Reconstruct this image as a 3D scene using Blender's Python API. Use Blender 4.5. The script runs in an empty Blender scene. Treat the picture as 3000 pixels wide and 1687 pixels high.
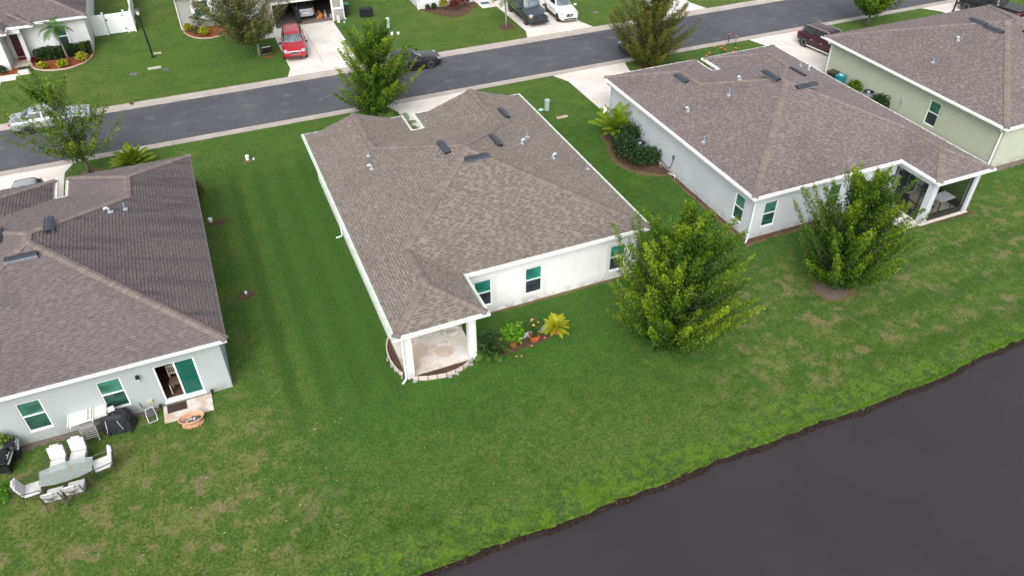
import bpy, bmesh, math, random
import numpy as np
from mathutils import Vector, Matrix

random.seed(7); RNG = np.random.default_rng(7)
S = bpy.context.scene
C = S.collection
R_ = math.radians

# ------------------------------------------------------------------ camera, light, exposure
cam = bpy.data.cameras.new('camera'); co = bpy.data.objects.new('camera', cam); C.objects.link(co)
cam.sensor_width = 36.0; cam.lens = 36.0 * 2240.8 / 3000.0; cam.clip_start = 0.5; cam.clip_end = 2000
yaw, pit, rol = 0.4004058, 0.6821247, -0.0033396
fw = Vector((math.sin(yaw)*math.cos(pit), math.cos(yaw)*math.cos(pit), -math.sin(pit)))
rt = Vector((math.cos(yaw), -math.sin(yaw), 0)); up = rt.cross(fw)
r2 = math.cos(rol)*rt + math.sin(rol)*up; u2 = -math.sin(rol)*rt + math.cos(rol)*up
mw = Matrix((r2, u2, -fw)).transposed().to_4x4(); mw.translation = (0, 0, 25); co.matrix_world = mw
S.camera = co

SUN_EL, SUN_AZ = R_(43), R_(212)           # azimuth clockwise from +Y
w = bpy.data.worlds.new('World'); S.world = w; w.use_nodes = True
nt = w.node_tree; bg = nt.nodes['Background']; bg.inputs['Strength'].default_value = 0.15
sk = nt.nodes.new('ShaderNodeTexSky'); sk.sky_type = 'NISHITA'; sk.sun_disc = False
sk.sun_elevation = SUN_EL; sk.sun_rotation = SUN_AZ; sk.dust_density = 4.0; sk.air_density = 1.0
hs = nt.nodes.new('ShaderNodeHueSaturation'); hs.inputs['Saturation'].default_value = 0.22   # overcast: nearly colourless sky
nt.links.new(sk.outputs[0], hs.inputs['Color']); nt.links.new(hs.outputs[0], bg.inputs['Color'])
sl = bpy.data.lights.new('sun', 'SUN'); sl.energy = 1.1; sl.angle = R_(60); sl.color = (1.0, 0.965, 0.92)
so = bpy.data.objects.new('sun', sl); C.objects.link(so)
d = Vector((math.sin(SUN_AZ)*math.cos(SUN_EL), math.cos(SUN_AZ)*math.cos(SUN_EL), math.sin(SUN_EL)))
so.rotation_euler = (-d).to_track_quat('-Z', 'Y').to_euler(); so.location = (0, 0, 60)
S.view_settings.view_transform = 'Standard'; S.view_settings.look = 'None'
S.view_settings.exposure = 0.66; S.view_settings.gamma = 1.0; S.view_settings.use_curve_mapping = False
S.cycles.max_bounces = 6; S.cycles.transparent_max_bounces = 12

# ------------------------------------------------------------------ materials
class N:
    """small helper to write node trees"""
    def __init__(s, name):
        s.m = bpy.data.materials.new(name); s.m.use_nodes = True; s.t = s.m.node_tree
        s.b = s.t.nodes['Principled BSDF']; s.out = s.t.nodes['Material Output']
    def n(s, t, **k):
        o = s.t.nodes.new(t)
        for a, v in k.items(): setattr(o, a, v)
        return o
    def l(s, a, b): s.t.links.new(a, b)
    def pos(s): return s.n('ShaderNodeNewGeometry').outputs['Position']
    def scaled(s, vec, sc):
        m = s.n('ShaderNodeVectorMath', operation='MULTIPLY'); s.l(vec, m.inputs[0]); m.inputs[1].default_value = sc
        return m.outputs[0]
    def noise(s, vec, scale, detail=3, rough=.55):
        o = s.n('ShaderNodeTexNoise'); o.inputs['Scale'].default_value = scale; o.inputs['Detail'].default_value = detail
        o.inputs['Roughness'].default_value = rough; s.l(vec, o.inputs['Vector']); return o.outputs[0]
    def rng(s, v, a, b, c=0., d=1., smooth=True):
        o = s.n('ShaderNodeMapRange'); o.interpolation_type = 'SMOOTHSTEP' if smooth else 'LINEAR'
        for i, x in zip((1, 2, 3, 4), (a, b, c, d)): o.inputs[i].default_value = x
        s.l(v, o.inputs[0]); return o.outputs[0]
    def math(s, op, a, b=None, clamp=False):
        o = s.n('ShaderNodeMath', operation=op, use_clamp=clamp)
        for i, x in enumerate((a, b)):
            if x is None: continue
            if isinstance(x, (int, float)): o.inputs[i].default_value = x
            else: s.l(x, o.inputs[i])
        return o.outputs[0]
    def mix(s, f, a, b, mode='MIX'):
        o = s.n('ShaderNodeMix', data_type='RGBA', blend_type=mode)
        for k, x in (('Factor', f), ('A', a), ('B', b)):
            i = [q for q in o.inputs if q.name == k and (q.type == 'RGBA' or k == 'Factor' and q.type == 'VALUE')][0]
            if isinstance(x, (int, float)): i.default_value = x
            elif isinstance(x, tuple): i.default_value = (*x, 1)
            else: s.l(x, i)
        return [q for q in o.outputs if q.type == 'RGBA'][0]
    def ramp(s, f, stops):
        o = s.n('ShaderNodeValToRGB'); e = o.color_ramp.elements
        while len(e) < len(stops): e.new(.5)
        for x, (p, c) in zip(e, stops): x.position = p; x.color = (*c, 1)
        s.l(f, o.inputs[0]); return o.outputs[0]
    def bump(s, h, strength=.3, dist=.02):
        o = s.n('ShaderNodeBump'); o.inputs['Strength'].default_value = strength; o.inputs['Distance'].default_value = dist
        s.l(h, o.inputs['Height']); s.l(o.outputs[0], s.b.inputs['Normal'])
    def col(s, c): s.l(c, s.b.inputs['Base Color'])
    def set(s, **k):
        for a, v in k.items(): s.b.inputs[a.replace('_', ' ')].default_value = v
        return s

MATS = {}
def M(name, col, rough=.6, metal=0., var=.12, vscale=6., bump=0., bscale=60., spec=.5, coat=0., col2=None):
    """plain surface with mottled colour and fine relief"""
    if name in MATS: return MATS[name]
    k = N(name); p = k.n('ShaderNodeTexCoord').outputs['Object']
    a = k.noise(p, vscale, 4); b = k.noise(p, vscale*7, 2)
    f = k.math('ADD', k.math('MULTIPLY', a, .7), k.math('MULTIPLY', b, .3))
    lo = tuple(c*(1-var) for c in col); hi = col2 or tuple(min(1, c*(1+var)) for c in col)
    k.col(k.mix(k.rng(f, .3, .7), lo, hi))
    k.set(Roughness=rough, Metallic=metal, Specular_IOR_Level=spec, Coat_Weight=coat)
    if coat: k.set(Coat_Roughness=.05)
    if bump: k.bump(k.noise(p, bscale, 4), bump, .01)
    MATS[name] = k.m; return k.m

def stucco(name, col, dirt=(.25, .22, .18)):
    k = N(name); p = k.pos()
    big = k.noise(p, .5, 4); fine = k.noise(p, 45, 4)
    c = k.mix(k.rng(big, .3, .75), tuple(x*.93 for x in col), tuple(min(1, x*1.04) for x in col))
    c = k.mix(k.math('MULTIPLY', fine, .18), c, tuple(x*.6 for x in col))
    st = k.noise(k.scaled(p, (3, 3, .35)), 1.3, 4)           # rain streaks
    c = k.mix(k.math('MULTIPLY', k.rng(st, .52, .78), .34), c, tuple(x*.72 for x in col))
    z = k.n('ShaderNodeSeparateXYZ'); k.l(p, z.inputs[0])
    splash = k.math('MULTIPLY', k.rng(z.outputs[2], .6, .02), k.rng(k.noise(p, 2.2, 4), .3, .7))
    c = k.mix(k.math('MULTIPLY', splash, .6), c, dirt)      # soil splashed on the foot of the wall
    k.col(c); k.set(Roughness=.85); k.bump(fine, .25, .01); return k.m

def shingle_mat(name, tones, stain=0.):
    k = N(name); g = k.n('ShaderNodeNewGeometry')
    t = k.n('ShaderNodeAttribute', attribute_name='tone').outputs['Fac']
    oi = k.n('ShaderNodeObjectInfo').outputs['Random']
    r = k.math('FRACT', k.math('ADD', g.outputs['Random Per Island'], oi))
    f = k.math('ADD', k.math('MULTIPLY', r, .42), k.math('MULTIPLY', t, .58))
    c = k.ramp(f, list(zip((0, .3, .6, .85, 1), tones)))
    c = k.mix(k.rng(t, -.4, -.2, 1, 0), c, (.042, .038, .039))            # dark butt edges: bare asphalt, and the printed shadow band put into the colour
    p = g.outputs['Position']
    c = k.mix(k.rng(k.noise(p, 55, 3, .7), .25, .8), k.mix(.22, c, (0, 0, 0)), k.mix(.2, c, (.6, .55, .5)))   # mineral granules
    big = k.noise(p, .35, 4)
    c = k.mix(k.math('MULTIPLY', k.rng(big, .45, .75), .25), c, tuple(x*.6 for x in tones[1]))
    if stain:
        sx = k.n('ShaderNodeSeparateXYZ'); k.l(p, sx.inputs[0])
        st = k.rng(k.noise(k.scaled(p, (.22, 1.5, .22)), 1.0, 5, .6), .44, .68)      # algae streaks running down the east slope
        east = k.n('ShaderNodeSeparateXYZ'); k.l(g.outputs['True Normal'], east.inputs[0])
        slope = k.rng(east.outputs[0], .02, .06)
        film = k.math('MULTIPLY', slope, k.math('ADD', k.math('MULTIPLY', st, .42), .34), True)
        c = k.mix(k.math('MULTIPLY', film, stain), c, (.052, .046, .052))
    k.col(c); k.set(Roughness=.9, Specular_IOR_Level=.3); return k.m

T_BROWN = [(0.107, 0.09, 0.078), (0.161, 0.134, 0.116), (0.199, 0.169, 0.146), (0.229, 0.197, 0.171), (0.264, 0.234, 0.204)]
T_DARK = [(0.09, 0.072, 0.077), (0.115, 0.092, 0.098), (0.135, 0.109, 0.115), (0.149, 0.121, 0.128), (0.168, 0.136, 0.142)]
T_GREY = [(0.111, 0.087, 0.088), (0.155, 0.123, 0.124), (0.189, 0.152, 0.155), (0.214, 0.174, 0.178), (0.24, 0.197, 0.203)]
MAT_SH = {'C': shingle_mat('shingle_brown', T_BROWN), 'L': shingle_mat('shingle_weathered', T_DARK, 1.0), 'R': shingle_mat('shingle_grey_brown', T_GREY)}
def capmat(name, tones):
    k = N(name); g = k.n('ShaderNodeNewGeometry'); oi = k.n('ShaderNodeObjectInfo').outputs['Random']
    r = k.math('FRACT', k.math('ADD', g.outputs['Random Per Island'], oi))
    c = k.ramp(r, [(0, tones[1]), (.5, tones[2]), (1, tones[3])])
    c = k.mix(k.rng(k.noise(g.outputs['Position'], 60, 3), .3, .75), k.mix(.2, c, (0, 0, 0)), k.mix(.15, c, (.6, .5, .45)))
    k.col(c); k.set(Roughness=.9, Specular_IOR_Level=.3); return k.m
MAT_CAP = {'C': capmat('ridge_cap_brown', [None, (.148, .121, .110), (.182, .150, .137), (.218, .182, .166)]),
           'L': capmat('ridge_cap_weathered', [None, (.15, .124, .114), (.185, .154, .14), (.22, .186, .168)]),
           'R': capmat('ridge_cap_grey', [None, (.158, .131, .122), (.194, .163, .151), (.23, .195, .181)])}

def grass_mat():
    k = N('lawn_grass'); p = k.pos(); sx = k.n('ShaderNodeSeparateXYZ'); k.l(p, sx.inputs[0]); X, Y = sx.outputs[0], sx.outputs[1]
    # warped coordinates keep every edge ragged
    wv = k.n('ShaderNodeTexNoise'); wv.inputs['Scale'].default_value = .45; wv.inputs['Detail'].default_value = 5; k.l(p, wv.inputs['Vector'])
    off = k.n('ShaderNodeVectorMath', operation='MULTIPLY_ADD'); k.l(wv.outputs['Color'], off.inputs[0]); off.inputs[1].default_value = (3, 3, 0); k.l(p, off.inputs[2])
    wx = k.n('ShaderNodeSeparateXYZ'); k.l(off.outputs[0], wx.inputs[0]); WX = k.math('SUBTRACT', wx.outputs[0], 1.5); WY = k.math('SUBTRACT', wx.outputs[1], 1.5)
    n1, n2, n3, n4, n5 = (k.noise(p, s, d, .6) for s, d in ((.16, 3), (.55, 4), (2.2, 4), (9, 4), (38, 3)))
    deep, mid, lite, straw, lime = (.025, .102, .015), (.044, .142, .019), (.090, .152, .028), (.225, .180, .072), (.125, .235, .016)
    c = k.mix(k.rng(n2, .36, .64), deep, mid)
    c = k.mix(k.math('MULTIPLY', k.rng(n3, .42, .66), .6), c, lite)
    # lusher zone between the houses and behind the middle one, thin turf towards the pond and the south west
    thinS = k.rng(WY, 22.5, 17.0); thinW = k.rng(WX, 3.5, -3.5)
    lawnS = k.rng(WY, 28.5, 24.0)
    thin = k.math('MAXIMUM', k.math('MULTIPLY', thinW, lawnS), k.math('MULTIPLY', thinS, .62))
    east = k.math('MULTIPLY', k.rng(WX, 15, 24), k.rng(WY, 27.5, 24))
    thin = k.math('MAXIMUM', thin, k.math('MULTIPLY', east, .62))
    side = k.math('MULTIPLY', k.math('MULTIPLY', k.rng(WX, 2.2, -.8), k.rng(WX, -4, -2)), k.rng(WY, 47, 43))
    thin = k.math('MAXIMUM', thin, k.math('MULTIPLY', side, .55))
    verge = k.math('MULTIPLY', k.rng(WY, 42, 47), k.rng(WY, 53, 51))
    thin = k.math('MAXIMUM', thin, k.math('MULTIPLY', verge, .5))
    far = k.rng(WY, 57, 60)
    thin = k.math('MAXIMUM', thin, k.math('MULTIPLY', far, k.rng(n1, .35, .6, .45, .95)))
    c = k.mix(k.math('MULTIPLY', thin, k.rng(n3, .30, .62, .35, .95)), c, lite)
    c = k.mix(k.math('MULTIPLY', thin, k.math('MULTIPLY', k.rng(n4, .42, .64), k.rng(n2, .40, .60, .18, .95))), c, straw)
    c = k.mix(k.math('MULTIPLY', k.rng(n3, .58, .70), k.math('MULTIPLY', k.rng(n1, .46, .60), k.math('ADD', k.math('MULTIPLY', thin, .8), .08))), c, (.205, .155, .085))
    n6 = k.noise(p, 1.1, 5, .7)
    c = k.mix(k.math('MULTIPLY', k.rng(n6, .515, .61), k.math('MULTIPLY', k.math('MAXIMUM', thinW, east), k.math('MULTIPLY', lawnS, .85))), c, (.27, .205, .125))
    # weeds: bright lime blotches, most along the water
    fr = k.math('MULTIPLY', k.rng(WY, 17.6, 15.4), 1.15)
    limef = k.math('MULTIPLY', k.rng(n3, .44, .60), k.math('ADD', fr, k.math('MULTIPLY', k.rng(n2, .57, .68), k.math('ADD', .15, k.math('MULTIPLY', thin, .5)))), True)
    c = k.mix(limef, c, lime)
    # lush lime patch round the street lamp of the far lawn
    dx = k.math('SUBTRACT', WX, -2.6); dy = k.math('SUBTRACT', WY, 67.0)
    rr = k.math('ADD', k.math('MULTIPLY', k.math('MULTIPLY', dx, dx), .07), k.math('MULTIPLY', k.math('MULTIPLY', dy, dy), .16))
    c = k.mix(k.math('MULTIPLY', k.rng(rr, 1.3, .1), .75), c, (.075, .165, .012))
    # mower stripes between the two houses (north-south) and along the pond (east-west)
    s1 = k.math('SINE', k.math('ADD', k.math('MULTIPLY', X, 4.3), k.math('MULTIPLY', n2, 2.0)))
    m1 = k.math('MULTIPLY', k.math('MULTIPLY', k.rng(X, -1.8, -.2), k.rng(X, 5.4, 4.2)), k.math('MULTIPLY', k.rng(WY, 21, 26), k.rng(WY, 48, 44)))
    c = k.mix(k.math('MULTIPLY', m1, k.rng(s1, -.5, .9, 0, .74)), c, (.010, .058, .006))
    nearw = k.math('MULTIPLY', k.math('MULTIPLY', k.rng(X, 1.0, 3.6), k.rng(X, 5.6, 5.0)), k.math('MULTIPLY', k.rng(WY, 22, 28), k.rng(WY, 47, 42)))
    c = k.mix(k.math('MULTIPLY', nearw, .45), c, (.012, .066, .007))
    s2 = k.math('SINE', k.math('ADD', k.math('MULTIPLY', Y, 2.6), k.math('MULTIPLY', n2, 3.0)))
    m2 = k.math('MULTIPLY', k.rng(WX, 22, 27), k.rng(WY, 25, 23))
    c = k.mix(k.math('MULTIPLY', m2, k.rng(s2, .1, .9, 0, .5)), c, (.020, .075, .008))
    # denser turf west of the middle house and in the middle of the back lawn
    lush = k.math('MULTIPLY', k.math('MULTIPLY', k.rng(WX, -2, 1.5), k.rng(WX, 19, 13)), k.rng(WY, 18.5, 22))
    c = k.mix(k.math('MULTIPLY', lush, .38), c, (.031, .124, .019))
    # blade-scale mottling
    g2 = k.math('ADD', k.math('MULTIPLY', n4, .55), k.math('MULTIPLY', n5, .75))
    c = k.mix(k.rng(g2, .44, .86), k.mix(.52, c, (.008, .026, .002)), k.mix(.30, c, (.18, .26, .06)))
    k.col(c); k.set(Roughness=.9, Specular_IOR_Level=.12)
    k.bump(k.math('ADD', k.math('MULTIPLY', n5, .7), k.math('MULTIPLY', n4, .6)), .9, .06); return k.m
GRASS = grass_mat()

def asphalt_mat():
    k = N('asphalt'); p = k.pos(); q = k.scaled(p, (.75, 1.25, 1))
    c = k.mix(k.rng(k.noise(p, .25, 4), .3, .7), (.058, .062, .078), (.085, .089, .106))
    c = k.mix(k.math('MULTIPLY', k.rng(k.noise(q, .9, 5, .65), .52, .72), .55), c, (.18, .172, .172))       # tracked-in dust
    c = k.mix(k.math('MULTIPLY', k.rng(k.noise(p, 2.6, 4, .7), .62, .74), .5), c, (.2, .185, .18))
    c = k.mix(k.math('MULTIPLY', k.rng(k.noise(p, 1.1, 4), .60, .74), .55), c, (.045, .045, .052))           # oil and damp
    c = k.mix(k.rng(k.noise(p, 40, 3, .8), .3, .75), k.mix(.28, c, (0, 0, 0)), k.mix(.12, c, (.5, .5, .5)))
    sp = k.n('ShaderNodeTexVoronoi'); sp.inputs['Scale'].default_value = 1.4; k.l(p, sp.inputs['Vector'])
    spots = k.math('MULTIPLY', k.rng(sp.outputs['Distance'], .075, .04), k.rng(k.noise(p, .3, 3), .53, .6))
    c = k.mix(k.math('MULTIPLY', spots, .6), c, (.45, .44, .43))
    k.col(c); k.set(Roughness=.85, Specular_IOR_Level=.3); k.bump(k.noise(p, 60, 3), .4, .01); return k.m
ASPHALT = asphalt_mat()

def concrete_mat(name, a, b, stain, amt=.4):
    k = N(name); p = k.pos()
    oi = k.n('ShaderNodeObjectInfo').outputs['Random']
    c = k.mix(k.rng(k.noise(p, .6, 5, .6), .3, .7), a, b)
    c = k.mix(k.math('MULTIPLY', k.rng(k.noise(p, 1.5, 5, .7), .5, .78), amt), c, stain)
    c = k.mix(k.rng(oi, 0, 1, 0, .14, False), c, stain)
    if amt > .9: c = k.mix(k.math('MULTIPLY', k.rng(k.noise(p, .8, 4, .5), .49, .53), .45), c, stain)      # tide marks
    c = k.mix(k.rng(k.noise(p, 30, 3, .7), .3, .8), k.mix(.12, c, (0, 0, 0)), c)
    k.col(c); k.set(Roughness=.85); k.bump(k.noise(p, 50, 3), .2, .008); return k.m
CONC = concrete_mat('concrete_slab', (.66, .62, .575), (.79, .76, .715), (.50, .43, .36))
KERB = concrete_mat('concrete_kerb', (.41, .36, .32), (.50, .45, .41), (.26, .225, .20), .5)
SLAB = concrete_mat('concrete_patio', (.60, .545, .49), (.80, .77, .74), (.44, .29, .16), 1.0)

def mulch_mat(name, a, b, c3):
    k = N(name); p = k.pos()
    c = k.mix(k.rng(k.noise(p, 14, 5, .75), .35, .68), a, b)
    c = k.mix(k.math('MULTIPLY', k.rng(k.noise(p, 2.4, 4), .5, .7), .6), c, c3)
    k.col(c); k.set(Roughness=.95, Specular_IOR_Level=.15); k.bump(k.noise(p, 22, 5, .8), 1.0, .05); return k.m
MULCH = mulch_mat('mulch_brown', (.060, .036, .024), (.16, .10, .066), (.17, .125, .075))
MULCH_RED = mulch_mat('mulch_red', (.17, .050, .022), (.34, .115, .050), (.27, .09, .04))
SOIL = mulch_mat('soil_grey', (.12, .098, .080), (.25, .215, .185), (.19, .145, .085))
STRAWSOIL = mulch_mat('dry_grass_edge', (.10, .075, .036), (.24, .18, .090), (.10, .11, .035))
MUD = mulch_mat('pond_mud', (.010, .007, .006), (.045, .030, .023), (.030, .022, .015))

def water_mat():
    k = N('pond_water'); p = k.pos()
    c = k.mix(k.rng(k.noise(p, .22, 4), .35, .7), (.033, .0295, .035), (.039, .033, .036))
    k.col(c); k.set(Roughness=.12, IOR=1.38, Specular_IOR_Level=.55)
    k.bump(k.math('ADD', k.noise(p, 9, 4, .65), k.math('MULTIPLY', k.noise(p, 30, 2), .6)), .12, .03); return k.m
WATER = water_mat()

def leaf_mat(name, stops, trans=.3, rough=.55):
    k = N(name); t = k.n('ShaderNodeAttribute', attribute_name='tone').outputs['Fac']
    oi = k.n('ShaderNodeObjectInfo').outputs['Random']
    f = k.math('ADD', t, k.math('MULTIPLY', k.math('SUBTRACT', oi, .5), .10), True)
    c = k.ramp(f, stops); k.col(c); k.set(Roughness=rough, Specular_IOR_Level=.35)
    tr = k.n('ShaderNodeBsdfTranslucent'); k.l(c, tr.inputs[0]); mx = k.n('ShaderNodeMixShader'); mx.inputs[0].default_value = trans
    k.l(k.b.outputs[0], mx.inputs[1]); k.l(tr.outputs[0], mx.inputs[2]); k.l(mx.outputs[0], k.out.inputs[0]); return k.m
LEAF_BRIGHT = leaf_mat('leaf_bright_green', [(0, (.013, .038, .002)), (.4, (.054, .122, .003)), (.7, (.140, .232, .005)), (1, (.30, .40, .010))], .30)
LEAF_MID = leaf_mat('leaf_mid_green', [(0, (0.043, 0.098, 0.007)), (0.5, (0.108, 0.195, 0.011)), (0.85, (0.2, 0.28, 0.018)), (1, (0.3, 0.338, 0.031))], .35)
LEAF_OLIVE = leaf_mat('leaf_olive', [(0, (0.052, 0.071, 0.009)), (0.5, (0.118, 0.138, 0.016)), (0.85, (0.196, 0.199, 0.023)), (1, (0.284, 0.252, 0.036))], .32)
LEAF_DULL = leaf_mat('leaf_dull_green', [(0, (0.043, 0.06, 0.01)), (0.5, (0.092, 0.119, 0.021)), (0.85, (0.15, 0.161, 0.03)), (1, (0.255, 0.175, 0.044))], .3)
LEAF_HEDGE = leaf_mat('leaf_hedge', [(0, (.010, .030, .006)), (.6, (.026, .062, .012)), (1, (.06, .11, .02))], .2)
LEAF_PALM = leaf_mat('leaf_palm', [(0, (.03, .075, .015)), (.6, (.075, .15, .022)), (1, (.16, .23, .04))], .3)
LEAF_ARECA = leaf_mat('leaf_areca', [(0, (.050, .12, .008)), (.5, (.17, .28, .015)), (1, (.40, .38, .03))], .35)
LEAF_LIME = leaf_mat('leaf_lime', [(0, (.05, .16, .008)), (.6, (.12, .32, .012)), (1, (.24, .44, .03))], .35)
LEAF_YEL = leaf_mat('leaf_croton_yellow', [(0, (.10, .14, .01)), (.5, (.34, .36, .02)), (1, (.58, .52, .05))], .3)
LEAF_SAGO = leaf_mat('leaf_yellowed_palm', [(0, (.17, .24, .010)), (.5, (.42, .44, .014)), (1, (.64, .58, .03))], .3)
LEAF_RED = leaf_mat('leaf_red', [(0, (.05, .012, .012)), (.5, (.17, .022, .022)), (.8, (.26, .04, .02)), (1, (.35, .16, .02))], .3)
BARK = M('bark', (.15, .12, .09), .9, var=.35, vscale=9, bump=.6, bscale=30)
BARKG = M('bark_grey', (.27, .25, .215), .9, var=.3, vscale=9, bump=.5, bscale=30)

WHITE = M('white_paint', (.80, .81, .80), .5, var=.03)
FASCIA = M('fascia_white', (.78, .80, .82), .5, var=.05, vscale=1.5)
GUT_W = M('gutter_white', (.80, .80, .78), .4, var=.08, vscale=2, col2=(.86, .86, .85))
GUT_G = M('gutter_algae', (.48, .60, .47), .6, var=.15, vscale=2, col2=(.62, .70, .60))
GUT_D = M('gutter_inside_dusty', (.62, .60, .54), .7, var=.2, vscale=2)
SOFFIT = M('soffit', (.62, .64, .65), .7)
VINYL = M('vinyl_white', (.82, .86, .86), .4, var=.03)
W_C = stucco('stucco_white', (.785, .795, .795)); W_TRIM = stucco('stucco_trim', (.72, .73, .72))
W_L = stucco('stucco_blue_grey', (.40, .445, .45)); W_R = stucco('stucco_pale_grey', (.56, .592, .632))
W_G = stucco('stucco_sage', (.47, .495, .405)); W_T = stucco('stucco_offwhite', (.70, .715, .72)); W_M = stucco('stucco_taupe', (.37, .365, .34))
VENT = M('vent_black_metal', (.050, .057, .075), .35, .3, var=.2, vscale=3, spec=.6)
VENT_LIP = M('vent_flashing', (.36, .34, .33), .5, .3)
GALV = M('galvanised', (.55, .62, .68), .4, .5, var=.1)
BLACK = M('black_plastic', (.014, .014, .017), .45, var=.3); BLACKM = M('black_metal', (.016, .017, .019), .4, .2)
RUBBER = M('rubber', (.014, .014, .015), .8)
def glass(name, col, rough=.05, spec=.6, var=.2):
    k = N(name); p = k.n('ShaderNodeTexCoord').outputs['Object']
    k.col(k.mix(k.rng(k.noise(k.scaled(p, (.6, .6, 1.6)), 1.7, 4, .6), .34, .66), tuple(c*(1-1.9*var) for c in col), tuple(c*(1+1.6*var) for c in col)))
    k.set(Roughness=rough, Specular_IOR_Level=spec, IOR=1.5); return k.m
G_TEAL = glass('tinted_pane_teal', (.028, .205, .165)); G_GREEN = glass('tinted_pane_green', (.052, .165, .118)); G_DARK = glass('screened_pane', (.036, .044, .055), .25, .4)
G_DARKG = glass('screened_pane_green', (.028, .080, .062), .25, .4)
G_CAR = glass('car_glass', (.018, .023, .027), .05, .5); G_WIND = glass('car_windshield', (.13, .165, .18), .05, .8)  # windshield base is lighter: the sky's reflection is put into its colour
def see_glass(name, tint, amount, through=None):
    k = N(name); k.set(Roughness=.03, Specular_IOR_Level=.7); k.b.inputs['Base Color'].default_value = (*tint, 1)
    tr = k.n('ShaderNodeBsdfTransparent'); tr.inputs[0].default_value = (*(through or [min(1, t*1.5+.25) for t in tint]), 1); mx = k.n('ShaderNodeMixShader'); mx.inputs[0].default_value = amount
    k.l(k.b.outputs[0], mx.inputs[1]); k.l(tr.outputs[0], mx.inputs[2]); k.l(mx.outputs[0], k.out.inputs[0]); return k.m
G_DOOR = see_glass('door_pane', (.03, .25, .19), .66); SCREEN = see_glass('insect_screen', (.016, .017, .02), .80, (.95, .95, .95)); G_TABLE = see_glass('frosted_glass', (.46, .50, .49), .58)
G_LAMP = M('lamp_glass', (.72, .74, .72), .3, var=.05)

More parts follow.
